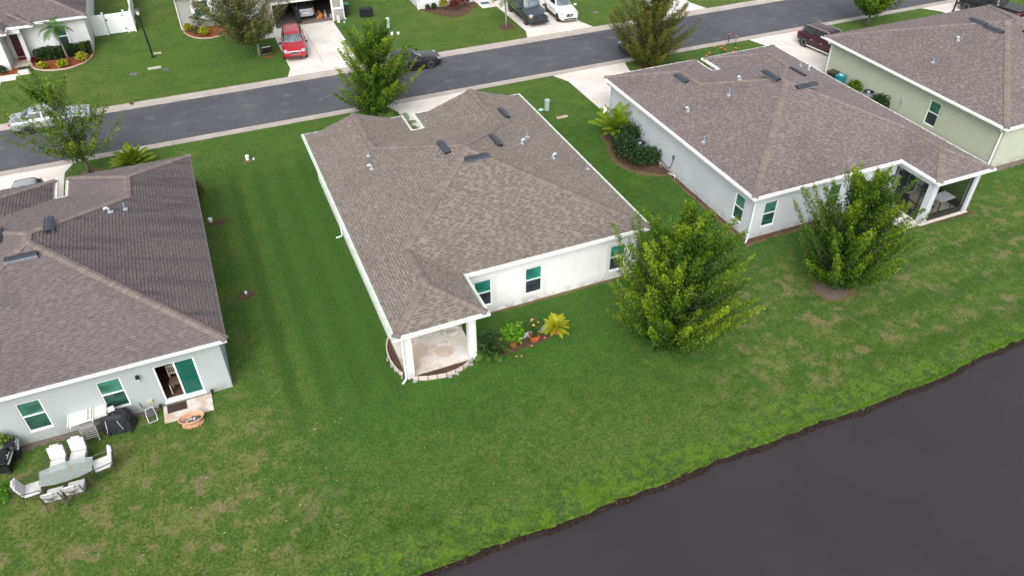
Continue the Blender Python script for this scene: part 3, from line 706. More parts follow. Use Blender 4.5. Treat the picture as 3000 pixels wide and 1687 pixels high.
paved('driveway', [[(40.0, 59.47), (45.1, 59.47), (44.6, 61.2), (40.4, 61.2)], rect(40.4, 44.6, 61.2, 66), rect(40.4, 44.6, 66, 71)])
paved('walkway', [rect(-13.55, -12.55, 68.2, 70.0), rect(-14.6, -13.55, 67.4, 68.6), [(-15.9, 60.0), (-14.6, 60.0), (-14.6, 68.6), (-15.9, 68.6)]])
paved('walkway', [rect(3.6, 5.1, 68.2, 69.5), rect(5.1, 6.55, 68.2, 69.5)])
paved('walkway', [rect(25.8, 27.2, 67.8, 69.4), rect(25.8, 27.2, 69.4, 71.0)])
paved('walkway', [rect(34.5, 35.75, 24.35, 25.55)])

def blob(cx, cy, rx, ry, seed, n=28, j=.10):
    r = random.Random(seed); ph = [r.uniform(0, 6.28) for _ in range(4)]
    return [(cx+rx*math.cos(a)*(1+j*math.sin(2*a+ph[0])+j*.7*math.sin(3*a+ph[1])+j*.5*math.sin(7*a+ph[2])), cy+ry*math.sin(a)*(1+j*math.sin(2*a+ph[1])+j*.6*math.sin(5*a+ph[3]))) for a in (2*math.pi*i/n for i in range(n))]
def bed(name, poly, mat, z=.03, wig=0.0, seed=1):
    r = random.Random(seed)
    if wig:
        q = []
        for i in range(len(poly)):
            a, b = Vector(poly[i]), Vector(poly[(i+1) % len(poly)]); k = max(1, int((b-a).length/.22))
            for t in range(k): p = a.lerp(b, t/k); q.append((p.x+r.uniform(-wig, wig), p.y+r.uniform(-wig, wig)))
        poly = q
    m = MB(); m.prism(poly, -.12, z); return structure(m.build(name, mat))
# bare soil along the foot of the walls and round the trees
bed('soil_strip', [(4.95, 26.86), (18.6, 26.80), (18.6, 27.2), (4.95, 27.2)], STRAWSOIL, .004, .05, 2)
bed('soil_strip', [(25.56, 26.78), (35.7, 26.86), (35.7, 27.2), (25.8, 27.2), (25.8, 35.2), (25.55, 35.2)], MULCH, .008, .07, 3)
bed('dry_edge', [(25.38, 26.55), (27.0, 26.68), (35.6, 26.78), (35.6, 27.0), (25.7, 27.0), (25.7, 35.2), (25.42, 35.2)], STRAWSOIL, .004, .09, 4)
bed('soil_strip', [(36.2, 24.14), (39.7, 24.12), (39.85, 25.3), (39.5, 25.4), (39.5, 24.5), (36.2, 24.5)], MULCH, .006, .06, 5)
bed('mulch_bed', [(34.5, 25.6), (35.75, 25.6), (35.75, 26.9), (34.5, 26.9)], MULCH, .03, .04, 6)
bed('soil_strip', [(-11.4, 26.52), (-5.2, 26.60), (-5.2, 27.0), (-11.4, 27.0)], SOIL, .004, .12, 7)
bed('soil_strip', [(44.75, 27.0), (62, 27.0), (62, 27.6), (44.75, 27.6)], SOIL, .010, .08, 8)
bed('mulch_ring', blob(27.2, 21.75, .80, .78, 4), SOIL, -.0)
bed('dry_edge', blob(27.2, 21.75, 1.08, .98, 9), STRAWSOIL, -.012)
bed('mulch_bed', [(9.4, 24.0), (10.0, 23.95), (11.2, 24.02), (12.5, 24.12), (12.6, 24.4), (11.3, 24.5), (9.7, 24.6), (9.3, 24.4)], MULCH, .008, .08, 10)
bed('mulch_bed', [(24.2, 41.1), (25.9, 41.3), (25.9, 34.9), (25.2, 35.05), (24.5, 35.6), (23.75, 36.35), (23.4, 37.5), (23.7, 38.7), (24.05, 39.6)], MULCH, .03, .05, 11)
bed('dry_edge', [(24.0, 41.2), (25.9, 41.4), (25.9, 34.6), (25.1, 34.8), (24.3, 35.3), (23.5, 36.1), (23.05, 37.4), (23.35, 38.8), (23.8, 39.8)], STRAWSOIL, .012, .08, 12)
bed('mulch_bed', [(20.2, 69.9), (20.7, 69.0), (21.6, 67.4), (22.6, 66.5), (23.8, 66.9), (24.8, 68.0), (25.8, 68.9), (25.8, 69.9)], MULCH, .03, .06, 13)
bed('mulch_ring', blob(26.0, 62.45, .75, .6, 5), MULCH, .03)
bed('mulch_ring', blob(33.0, 50.2, .7, .45, 6), STRAWSOIL, .012)
bed('mulch_bed', [(-14.9, 68.65), (-13.6, 68.65), (-13.6, 69.7), (-14.9, 69.7)], MULCH_RED, .03, .03, 14)
bed('mulch_ring', blob(-8.1, 49.7, .6, .4, 8), STRAWSOIL, .01)
BR = [(-12.65, 71.3)]+[(-12.6+.05*i, y) for i, y in enumerate((70.9, 70.2, 69.5))]+[(-12.2, 68.9), (-11.6, 68.4), (-10.9, 68.08), (-10.1, 68.0), (-9.4, 68.2), (-8.7, 68.7), (-8.25, 69.4), (-8.0, 70.3), (-7.95, 71.3)]
bed('mulch_bed', BR, MULCH_RED, .035)
e = thing('bed_edging', 'pinkish concrete edging curving round the red mulch bed of the white house', 'edging')
m = MB(); m.tube([(x, y, .05) for x, y in BR], .075, 6); m.build('edging_curb', M('edging_pink', (.44, .32, .27), .8, var=.2, vscale=12), e)
BG = [(-.5, 73.2), (-.6, 72.5), (-.3, 71.6), (.1, 70.9), (.7, 70.4), (1.5, 70.2), (2.4, 70.45), (3.0, 71.0), (3.1, 73.2)]
bed('mulch_bed', BG, MULCH_RED, .035)
e = thing('bed_edging', 'thin pinkish edging round the mulch bed of the house with the open garage', 'edging')
m = MB(); m.tube([(x, y, .045) for x, y in BG], .06, 6); m.build('edging_curb', M('edging_pink', (.44, .32, .27)), e)

# ================================================================== HOUSES
def std_house(name, label, wallmat, args, wall_in, openings, gutters, inside, downs, key, z0=3.03, trim=None, soffit_over=.3):
    h = thing(name, label, 'house', (args['x0'], args['yF'], 0), 0, 'single-storey shingle-roofed houses along the street')
    out = house_roof(h, key=key, z0=z0, **args)
    eaves(h, out, z0, wall_in, gutters, inside)
    return h, out

# ---- middle house (white)
A = dict(x0=4.72, x1=18.88, yF=26.72, yB=41.3, yW=43.4, xa=10.83, xb=11.72, porch=('L', 8.85, 23.82), gable=True, seed=11)
H, out = std_house('white_house', 'white stucco house with brown hip roof, open corner porch and pale green gutters', W_C, A, .3, {}, list(range(10)), GUT_G, [], 'C')
# outline edges: 0 porch front, 1 porch side, 2 rear wall, 3 east, 4.. street side, 10 west
m = MB(H.location); top = 2.83
f0, f1 = (8.55, 27.0), (18.55, 27.0)
wn = [(9.45-8.55, 10.36-8.55, .52, 2.12), (12.14-8.55, 13.06-8.55, .52, 2.12), (16.89-8.55, 17.79-8.55, .54, 2.12)]
wall_run(m, f0, f1, .2, 0, top, wn)
wall_run(m, (18.55, 27.2), (18.55, 43.0), .2, 0, top, [])
wall_run(m, (18.35, 43.0), (12.05, 43.0), .2, 0, top, []); wall_run(m, (12.05, 42.8), (12.05, 41.0), .2, 0, top, [])
wall_run(m, (11.85, 40.9), (10.65, 40.9), .2, 0, top, []); wall_run(m, (10.5, 40.9), (10.5, 42.8), .2, 0, top, [])
wall_run(m, (10.5, 43.0), (5.05, 43.0), .2, 0, top, []); wall_run(m, (5.05, 42.8), (5.05, 27.2), .2, 0, top, [])
wall_run(m, (5.05, 27.0), (8.55, 27.0), .2, 0, top, [(.9, 2.75, .1, 2.15)])
m.build('wall', W_C, H)
for q in wn: window(H, f0, f1, *q, top=G_TEAL, bot=G_DARK, trim=W_TRIM)
# porch: two posts, beams, ceiling, sliding door
m = MB(H.location); m.box((5.12, 24.2, 2.5), (8.46, 24.5, 2.82)); m.box((5.12, 24.5, 2.5), (5.4, 27.0, 2.82)); m.box((8.18, 24.5, 2.5), (8.46, 27.0, 2.82)); m.build('porch_beam', W_C, H)
for x0, x1, s in ((5.10, 5.46, 1), (8.10, 8.46, -1)):
    p = MB(H.location); p.box((x0+.02, 24.18, 0), (x1-.02, 24.52, 2.5)); p.build('porch_post', W_C, H)
    p = MB(H.location); p.box((x0 if s > 0 else x1-.12, 24.15, 0), (x0+.12 if s > 0 else x1, 24.177, 2.5)); p.box((x1-.06 if s > 0 else x0, 24.16, 0), (x1+.0 if s > 0 else x0+.06, 24.177, 2.5)); p.build('post_trim', W_TRIM, H)
m = MB(H.location); m.box((5.4, 24.5, 2.74), (8.18, 27.0, 2.79)); m.build('porch_ceiling', SOFFIT, H)
m = MB(H.location)
for s in (0, .93, 1.79): m.box((5.95+s, 27.04, .1), (6.01+s, 27.1, 2.15))
m.box((5.95, 27.04, .1), (7.8, 27.1, .15)); m.box((5.95, 27.04, 2.1), (7.8, 27.1, 2.15)); dr = m.build('sliding_door', VINYL, H)
for x in (6.01, 6.94): p = MB(H.location); p.box((x, 27.065, .15), (x+.86, 27.08, 2.1)); p.build('pane', G_DARKG, dr)
downspout(H, [(4.80, 24.12, 2.86), (4.86, 24.13, 2.70), (5.04, 24.13, 2.45), (5.04, 24.13, .18), (4.98, 24.08, .10), (4.80, 23.95, .06)], WHITE, .05)
downspout(H, [(4.68, 36.3, 2.84), (4.72, 36.3, 2.6), (4.98, 36.3, 2.4), (4.98, 36.3, .16), (4.90, 36.3, .09), (4.62, 36.3, .06)], WHITE)
m = MB(); m.prism([(5.06, 24.22), (8.52, 24.22), (8.52, 26.98), (5.06, 26.98)], -.1, .055); s_ = m.build('porch_slab', SLAB); structure(s_)
bed('mulch_bed', [(5.06, 26.98), (5.06, 24.3), (4.92, 24.5), (4.76, 25.0), (4.72, 25.6), (4.76, 26.3), (5.0, 26.98)], MULCH, .12)
bed('mulch_bed', [(5.6, 24.22), (8.1, 24.22), (7.6, 23.93), (7.2, 23.86), (6.7, 23.79), (6.3, 23.82), (5.9, 23.93)], MULCH, .045)
# curved concrete edging blocks with dark joints, and loose stones leaning on them
EDP = [(5.0, 27.0), (4.78, 26.5), (4.70, 26.1), (4.68, 25.55), (4.74, 25.08), (4.84, 24.68), (4.99, 24.42)]
EDF = [(5.3, 24.02), (5.55, 23.95), (5.95, 23.80), (6.35, 23.72), (6.78, 23.65), (7.22, 23.70), (7.62, 23.79), (8.0, 24.0), (8.22, 24.14)]
ED = M('edging_block', (.56, .48, .425), .85, var=.15, vscale=6); STN = M('edging_stone', (.30, .30, .32), .85, var=.25, vscale=8)
blk = []
for pts in (EDP, EDF):
    for a, b in zip(pts[:-1], pts[1:]):
        a, b = Vector(a), Vector(b); c = (a+b)/2; d = b-a; L = d.length-.03
        t = thing('edging_block', 'x', 'edging block', (c.x, c.y, 0), math.atan2(d.y, d.x), 'curved blocks edging the bed round the white porch')
        q = MB(); q.box((-L/2, -.028, -.05), (L/2, .028, .23)); q.build('block', ED, t, bevel=.006)
        j = MB(); j.box((L/2+.001, -.040, -.05), (L/2+.029, .034, .215)); j.build('joint_peg', BLACK, t); blk.append(t)
wh = ['nearest the house wall', 'second from the house wall', 'third from the house wall', 'fourth from the house wall', 'next to the downspout end block', 'touching the downspout',
      'right beside the left porch post', 'second from the left porch post', 'third from the left porch post', 'fourth from the left porch post', 'fourth from the right porch post', 'third from the right porch post', 'second from the right porch post', 'right beside the right porch post']
for i, t in enumerate(blk): t['label'] = ('edging block of the porch bed, %s side, %s' % ('left' if i < 6 else 'front', wh[i]))
for i, (x, y, w_) in enumerate([(4.60, 25.75, 'left of the porch bed, topmost'), (4.66, 25.28, 'left of the porch bed, second from top'), (4.74, 24.98, 'left of the porch bed, third from top'), (4.92, 24.42, 'behind the downspout elbow'), (5.36, 23.90, 'at the foot of the left porch post'), (6.90, 23.56, 'front pair, left one'), (7.26, 23.62, 'front pair, right one'), (8.06, 23.92, 'near the foot of the right porch post')]):
    q = MB((x, y, 0)); q.obox((x, y, .03), (.20, .09, .11), random.uniform(-.6, .4) if i > 3 else 1.4+random.uniform(-.3, .3)); o = q.build('loose_stone', STN, bevel=.03); o.location = (x, y, 0)
    tag(o, 'grey loose stone at the porch bed edging, '+w_, 'stone', 'loose stones along the porch bed')
t = thing('garden_hose', 'coiled white garden hose on the floor of the white porch', 'hose', (8.0, 26.35, .06))
m = MB(); pts = []
for i in range(90):
    a = i*.2; r = .26+.06*math.sin(i*.13); pts.append((r*1.5*math.cos(a)+.05*math.sin(i*.07), r*math.sin(a), .02+.0006*i))
pts += [(.5, -.1, .06), (.52, .25, .2), (.50, .55, .45)]; m.tube(pts, .012, 6); m.build('coil', VINYL, t, smooth=True)
m = MB(); m.tube([(.5, .55, .45), (.5, .62, .5)], .025, 8); m.build('tap_fitting', GALV, t)

roof_z = lambda z0, e: z0+e*SL+.02
def vents(items, base):
    for (x, y, e, rz, L, lab) in items: roof_vent(x, y, roof_z(base, e), rz, L, lab)
PI2 = math.pi/2
vents([(10.85, 34.85, 10.85-4.72, -PI2, 1.35, 'roof vent on the left slope of the white house'), (12.02, 33.05, 33.05-26.72, 0, 1.32, 'roof vent facing the pond below the peak of the white house'),
       (13.95, 35.15, 18.88-13.95, PI2, 1.3, 'roof vent on the right slope of the white house, lower one near the peak'), (16.2, 39.45, 18.88-16.2, PI2, 1.3, 'roof vent on the right slope of the white house, upper one near the street')], 3.03)
for x, y, e, gs, l in [(7.36, 37.75, 7.36-4.72, 0, 'short straight pipe on the left slope of the white house'), (7.16, 36.4, 7.16-4.72, 1, 'silver gooseneck on the left slope of the white house'),
                       (15.55, 35.25, 18.88-15.55, 1, 'silver gooseneck on the right slope of the white house, the higher one'), (16.35, 36.3, 18.88-16.35, 0, 'short pipe on the right slope of the white house beside the higher gooseneck'),
                       (16.8, 33.75, 18.88-16.8, 1, 'silver gooseneck on the right slope of the white house, the lower one'), (18.45, 32.75, 18.88-18.45, 0, 'short pipe close to the right gutter of the white house')]:
    pipe_vent(x, y, roof_z(3.03, e), l, gs, 0 if x > 11.8 else math.pi, .28)

# ---- right house (pale grey)
A = dict(x0=25.42, x1=39.63, yF=26.82, yB=41.48, yW=43.6, xa=32.78, xb=33.55, porch=('R', 35.64, 24.08), seed=12)
H, out = std_house('grey_house', 'pale grey house with brown hip roof and a dark screened corner porch', W_R, A, .3, {}, list(range(10)), GUT_W, [], 'R')
m = MB(H.location); f0, f1 = (25.78, 27.12), (35.78, 27.12); og = H.location
wn = [(26.55-25.78, 27.45-25.78, .62, 2.22), (31.05-25.78, 31.95-25.78, .62, 2.22), (34.25-25.78, 35.12-25.78, .62, 2.22)]
wall_run(m, f0, f1, .2, 0, top, wn)
wl0, wl1 = (25.78, 43.2), (25.78, 27.32); lw = [(43.2-28.71, 43.2-27.87, .62, 2.22)]
wall_run(m, wl0, wl1, .2, 0, top, lw)
wall_run(m, (39.3, 27.32), (39.3, 43.2), .2, 0, top, []); wall_run(m, (39.1, 43.2), (33.9, 43.2), .2, 0, top, []); wall_run(m, (33.9, 43.0), (33.9, 41.2), .2, 0, top, [])
wall_run(m, (33.7, 41.15), (32.6, 41.15), .2, 0, top, []); wall_run(m, (32.45, 41.0), (32.45, 43.0), .2, 0, top, []); wall_run(m, (32.45, 43.2), (25.98, 43.2), .2, 0, top, [])
wall_run(m, (35.78, 27.12), (39.3, 27.12), .2, 0, top, [(.6, 2.4, .1, 2.15)])
m.build('wall', W_R, H)
for q in wn: window(H, f0, f1, *q, bot=G_DARKG)
for q in lw: window(H, wl0, wl1, *q, bot=G_DARKG)
m = MB(og); m.box((35.78, 24.35, 0), (36.16, 24.73, 2.5)); m.build('porch_column', W_R, H)
m = MB(og); m.box((39.02, 24.35, 0), (39.32, 24.65, 2.5)); m.build('porch_column', W_R, H)
m = MB(og); m.box((35.78, 24.35, 2.5), (39.32, 24.63, 2.81)); m.box((35.78, 24.63, 2.5), (36.06, 27.12, 2.81)); m.box((39.04, 24.63, 2.5), (39.32, 27.12, 2.81)); m.build('porch_beam', W_R, H)
m = MB(og); m.box((36.06, 24.63, 2.70), (39.04, 27.12, 2.76)); m.build('porch_ceiling', SOFFIT, H)
def screen_wall(a, b, door=None):
    """black screen frame with kick plate between two points"""
    A_, d, n = wall_frame(a, b); L = (Vector(b)-Vector(a)).length; ang = math.atan2(d.y, d.x)
    def pl(mb, s0, s1, z0, z1, th): c = A_+d*((s0+s1)/2); mb.obox((c.x, c.y, (z0+z1)/2), (s1-s0, th, z1-z0), ang)
    f = MB(og); posts = [0, L-.05]+([door[0]-.03, door[1]-.02] if door else [])
    for s in posts: pl(f, s, s+.05, .04, 2.49, .05)
    pl(f, .05, L-.05, .04, .09, .049); pl(f, .05, L-.05, .44, .49, .049); pl(f, .05, L-.05, 2.43, 2.48, .049)
    if door: pl(f, door[0]+.02, door[1]-.02, 2.0, 2.05, .048); pl(f, door[0]+.02, door[1]-.02, .9, .96, .048)
    fr = f.build('screen_frame', BLACKM, H)
    k = MB(og); pl(k, .05, L-.05, .09, .44, .014); k.build('kick_plate', BLACKM, fr)
    s = MB(og); pl(s, .05, L-.05, .49, 2.43, .006); s.build('screen', SCREEN, fr)
screen_wall((36.16, 24.5), (39.02, 24.5)); screen_wall((35.92, 27.12), (35.92, 24.73), (1.0, 2.0)); screen_wall((39.18, 24.65), (39.18, 27.12))
m = MB(og)
for s in (0, .9, 1.74): m.box((36.38+s, 27.15, .1), (36.44+s, 27.21, 2.15))
m.box((36.38, 27.15, .1), (38.18, 27.21, .15)); m.box((36.38, 27.15, 2.1), (38.18, 27.21, 2.15)); dr = m.build('sliding_door', VINYL, H)
for x in (36.44, 37.34): p = MB(og); p.box((x, 27.175, .15), (x+.83, 27.19, 2.1)); p.build('pane', G_DARKG, dr)
m = MB(); m.prism([(35.70, 24.27), (39.40, 24.27), (39.40, 27.1), (35.70, 27.1)], -.1, .04); structure(m.build('porch_slab', M('porch_floor', (.60, .54, .48), .8, var=.15)))
downspout(H, [(25.36, 26.9, 2.86), (25.45, 26.9, 2.7), (25.74, 27.02, 2.5), (25.74, 27.04, .16), (25.70, 27.0, .09), (25.5, 26.85, .06)], WHITE, .05)
downspout(H, [(25.36, 43.0, 2.86), (25.44, 43.0, 2.7), (25.73, 43.0, 2.5), (25.73, 43.0, .12)], M('downspout_grey', (.35, .42, .46), .5), .045)
m = MB(og); m.box((25.70, 40.55, .9), (25.775, 40.95, 1.65)); m.build('meter_box', M('meter_grey', (.38, .44, .50), .5), H); m = MB(og); m.box((25.72, 41.15, 1.0), (25.775, 41.45, 1.5)); m.build('meter_box', WHITE, H)
m = MB(og); m.tube([(25.74, 34.9, 1.05), (25.74, 34.95, .75), (25.73, 35.05, .40), (25.73, 35.35, .20), (25.73, 35.7, .30), (25.73, 35.9, .35), (25.73, 36.6, .45)], .028, 6); m.box((25.70, 34.80, 1.05), (25.775, 34.96, 1.32)); m.build('refrigerant_line', M('line_dark', (.10, .13, .16), .6), H)
m = MB((25.5, 34.5, 0)); m.tube([(25.62, 34.3, 0), (25.62, 34.3, .20), (25.60, 34.34, .24), (25.38, 34.75, .24)], .028, 8); o = m.build('drain_elbow', WHITE, smooth=True); o.location = (25.5, 34.5, 0); tag(o, 'white plastic pipe elbow at the foot of the grey house side wall', 'pipe')
m = MB((25.55, 35.95, 0)); m.tube([(25.6, 35.95, 0), (25.6, 35.95, .26)], .035, 8); m.box((25.5, 35.9, .22), (25.66, 36.0, .30)); o = m.build('hose_tap', GALV); o.location = (25.55, 35.95, 0); tag(o, 'small pale standpipe tap beside the grey house wall near the bushes', 'tap')
vents([(28.6, 39.15, 28.6-25.42, -PI2, 1.3, 'roof vent on the left slope of the grey house, near the street'), (32.15, 34.95, 32.4-25.42, -PI2, 1.5, 'roof vent on the left slope of the grey house, beside the peak'),
       (33.5, 33.25, 33.25-26.82, 0, 1.5, 'roof vent facing the pond below the peak of the grey house'), (35.9, 36.7, 39.63-35.9, PI2, 1.4, 'roof vent on the right slope of the grey house')], 3.03)
for x, y, e, gs, l in [(30.85, 36.2, 30.85-25.42, 1, 'silver gooseneck high on the left slope of the grey house'), (27.1, 35.95, 27.1-25.42, 1, 'silver gooseneck low on the left slope of the grey house'),
                       (29.58, 35.4, 29.58-25.42, 0, 'short pipe in the middle of the left slope of the grey house'), (26.1, 32.7, 26.1-25.42, 0, 'short pipe near the left gutter of the grey house'),
                       (38.05, 38.8, 39.63-38.05, 0, 'short pipe on the right slope of the grey house'), (38.3, 38.2, 39.63-38.3, 1, 'silver gooseneck on the right slope of the grey house')]:
    pipe_vent(x, y, roof_z(3.03, e), l, gs, math.pi if x < 33 else 0, .38)

# ---- left house (blue grey, weathered roof)
A = dict(x0=-16.07, x1=-1.87, yF=26.50, yB=41.38, yW=43.5, xa=-8.97, xb=-8.27, seed=13)
H, out = std_house('blue_grey_house', 'blue grey house with dark weathered roof and a sliding glass door', W_L, A, .3, {}, [3, 4, 5], GUT_D, [], 'L', z0=3.06)
og = H.location
m = MB(og); f0, f1 = (-15.7, 26.84), (-2.23, 26.84); S0 = -15.7
wn = [(-10.2-S0, -9.3-S0, .60, 2.22), (-7.23-S0, -6.30-S0, .62, 2.24)]; dop = (-5.02-S0, -3.36-S0, .20, 2.27)
wall_run(m, f0, f1, .2, 0, 2.86, wn+[dop])
wall_run(m, (-2.23, 27.04), (-2.23, 43.1), .2, 0, 2.86, []); wall_run(m, (-2.43, 43.1), (-7.9, 43.1), .2, 0, 2.86, []); wall_run(m, (-7.9, 42.9), (-7.9, 41.0), .2, 0, 2.86, [])
wall_run(m, (-8.1, 41.0), (-9.2, 41.0), .2, 0, 2.86, []); wall_run(m, (-9.3, 41.0), (-9.3, 42.9), .2, 0, 2.86, []); wall_run(m, (-9.3, 43.1), (-15.5, 43.1), .2, 0, 2.86, []); wall_run(m, (-15.7, 43.1), (-15.7, 27.04), .2, 0, 2.86, [])
m.build('wall', W_L, H)
for q in wn: window(H, f0, f1, *q, bot=G_DARKG)
m = MB(og); xa_, xb_ = -5.02, -3.36; xm = (xa_+xb_)/2
for x in (xa_, xm-.03, xb_-.07): m.box((x, 26.86, .20), (x+.07, 26.95, 2.27))
m.box((xa_+.07, 26.87, .20), (xb_-.07, 26.94, .27)); m.box((xa_+.07, 26.87, 2.22), (xb_-.07, 26.94, 2.27)); m.box((xa_-.04, 26.78, .12), (xb_+.04, 26.86, .20)); dr = m.build('sliding_door', VINYL, H)
p = MB(og); p.box((xm+.04, 26.90, .27), (xb_-.07, 26.912, 2.22)); p.build('pane', G_DOOR, dr)
# the room behind the open leaf
m = MB(og); m.box((-5.6, 27.05, .14), (-2.6, 30.4, .18)); m.build('room_floor', M('floor_brown', (.10, .06, .04), .6), H)
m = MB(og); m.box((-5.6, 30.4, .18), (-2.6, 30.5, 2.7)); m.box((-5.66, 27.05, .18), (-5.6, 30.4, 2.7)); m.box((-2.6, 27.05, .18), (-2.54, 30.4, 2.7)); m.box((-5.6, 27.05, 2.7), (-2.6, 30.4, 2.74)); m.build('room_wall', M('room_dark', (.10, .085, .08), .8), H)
t = thing('dining_chair', 'cream slat-backed wooden chair inside the open sliding door', 'chair', (-4.42, 27.42, .18), R_(172)); t.scale = (1.25, 1.1, 1.3); cw = M('cream_wood', (.50, .47, .38), .5)
for sx in (-.2, .2):
    q = MB(); q.box((sx-.02, -.22, 0), (sx+.02, -.18, 1.0)); q.build('back_post', cw, t); q = MB(); q.box((sx-.02, .18, 0), (sx+.02, .22, .45)); q.build('leg', cw, t)
q = MB(); q.box((-.22, -.2, .44), (.22, .24, .48)); q.build('seat', M('seat_brown', (.13, .09, .06), .7), t)
q = MB(); q.box((-.2, -.215, .94), (.2, -.185, 1.0)); q.box((-.2, -.215, .62), (.2, -.185, .66)); q.box((-.2, -.21, .2), (.2, -.19, .23)); q.build('rail', cw, t)
for i in range(6): q = MB(); q.box((-.155+i*.056, -.21, .66), (-.135+i*.056, -.19, .94)); q.build('slat', cw, t)
t = thing('dining_table', 'pale round dining table seen through the teal pane of the sliding door', 'table', (-3.65, 28.6, .18))
q = MB(); q.lathe([(0, .70), (.62, .70), (.62, .74), (0, .74)], 28); q.build('tabletop', M('table_cloth_pale', (.45, .66, .60), .5), t); q = MB(); q.lathe([(.3, 0), (.06, .08), (.06, .7)], 12); q.build('pedestal', M('wood_dark', (.07, .04, .03)), t)
t = thing('houseplant', 'small dark plant standing on the indoor table behind the glass', 'plant', (-3.6, 28.5, .92)); q = MB(); q.lathe([(0, 0), (.08, 0), (.1, .14), (.0, .14)], 10); q.build('pot', BLACK, t)
q = MB()
for i in range(14): a = i*.9; q.tube([(0, 0, .12), (.1*math.cos(a), .1*math.sin(a), .26), (.2*math.cos(a), .2*math.sin(a), .24)], .014, 4)
q.build('leaves', M('plant_dark', (.02, .05, .03)), t)
m = MB(og); m.lathe([(0, 2.13), (.07, 2.13), (.085, 2.05), (.075, 1.98), (.03, 1.96)], 12, (-5.66, 26.74, 0)); m.box((-5.70, 26.74, 2.02), (-5.62, 26.838, 2.1)); sc = m.build('wall_lamp', BLACKM, H); m = MB(og); m.lathe([(.03, 1.96), (.05, 1.9), (.03, 1.84), (0, 1.83)], 12, (-5.66, 26.74, 0)); m.build('bulb_glass', WHITE, sc)
m = MB(og); m.box((-5.72, 26.76, .48), (-5.48, 26.838, .60)); m.build('hose_box', M('box_beige', (.48, .44, .32)), H)
m = MB(og); m.tube([(-6.0, 26.78, .62), (-5.95, 26.74, .35), (-5.8, 26.7, .2), (-5.5, 26.7, .14), (-5.25, 26.72, .1)], .014, 5); m.build('cable', BLACK, H)
vents([(-8.2, 34.9, -1.87+8.35, PI2, 1.25, 'roof vent on the right slope of the blue grey house'), (-9.2, 32.75, 32.75-26.5, 0, 1.30, 'roof vent facing the pond below the peak of the blue grey house'), (-10.35, 35.2, 16.07-10.35, -PI2, 1.3, 'roof vent cut by the left photo edge on the blue grey house')], 3.06)
pipe_vent(-5.85, 36.5, roof_z(3.06, -1.87+5.85), 'big silver gooseneck on the dark weathered roof', 1, math.pi); pipe_vent(-5.2, 36.85, roof_z(3.06, -1.87+5.2), 'leaning silver pipe on the dark weathered roof', 0, 0, .34)

# ---- far right house (sage green)
H = thing('sage_green_house', 'sage green house with brown hip roof at the right photo edge', 'house', (44.37, 27.19, 0), 0, 'single-storey shingle-roofed houses along the street'); og = H.location
x0, x1, yF, yW, z0 = 44.37, 61.6, 27.19, 43.55, 3.03; hw = (yW-yF)/2; ry = yF+hw; E1, E2 = (x0+hw, ry), (x1-hw, ry)
fac = [([(x0, yF), (x1, yF), E2, E1], (0, -1)), ([(x1, yW), (x0, yW), E1, E2], (0, 1)), ([(x0, yW), (x0, yF), E1], (-1, 0)), ([(x1, yF), (x1, yW), E2], (1, 0))]
zt = z0+hw*SL
roof_cover(H, fac, [((x0, yF, z0), (*E1, zt)), ((x0, yW, z0), (*E1, zt)), ((x1, yF, z0), (*E2, zt)), ((x1, yW, z0), (*E2, zt)), ((*E1, zt), (*E2, zt))], z0, 'R', 0, 60, 14)
out = [(x0, yF), (x1, yF), (x1, yW), (x0, yW)]; eaves(H, out, z0, .3, [0, 1, 3], GUT_W)
m = MB(og); wl0, wl1 = (44.85, 43.1), (44.85, 27.65); lw = [(43.1-33.19, 43.1-32.27, .56, 2.24)]; f0, f1 = (44.85, 27.45), (61.2, 27.45); wn = [(2.9, 3.8, .6, 2.2), (8, 8.9, .6, 2.2)]
wall_run(m, wl0, wl1, .2, 0, 2.83, lw); wall_run(m, f0, f1, .2, 0, 2.83, wn); wall_run(m, (61.2, 27.65), (61.2, 43.1), .2, 0, 2.83, []); wall_run(m, (61.0, 43.1), (45.05, 43.1), .2, 0, 2.83, [])
m.build('wall', W_G, H)
for q in lw: window(H, wl0, wl1, *q)
for q in wn: window(H, f0, f1, *q)
downspout(H, [(44.32, 27.5, 2.86), (44.4, 27.5, 2.7), (44.79, 27.62, 2.45), (44.79, 27.62, .1)], WHITE, .05); downspout(H, [(44.32, 42.9, 2.86), (44.4, 42.9, 2.7), (44.79, 42.9, 2.5), (44.79, 42.9, .1)], WHITE, .05)
m = MB(og); m.box((44.77, 35.2, 1.08), (44.845, 35.42, 1.35)); m.tube([(44.81, 35.3, 1.08), (44.81, 35.3, .1)], .022, 6); m.build('disconnect_box', M('meter_grey', (.38, .44, .50)), H)
vents([(51.35, 36.6, 51.35-44.37, -PI2, 1.35, 'roof vent on the left slope of the sage green house, farther of the pair'), (51.25, 35.15, 51.25-44.37, -PI2, 1.4, 'roof vent on the left slope of the sage green house, nearer of the pair'), (53.4, 34.0, 34.0-27.19, 0, 1.35, 'roof vent at the right photo edge on the sage green house')], 3.03)
pipe_vent(49.15, 36.0, roof_z(3.03, 49.15-44.37), 'white gooseneck on the left slope of the sage green house', 1, math.pi); pipe_vent(46.5, 35.3, roof_z(3.03, 46.5-44.37), 'thin pipe low on the left slope of the sage green house', 0, 0, .32)

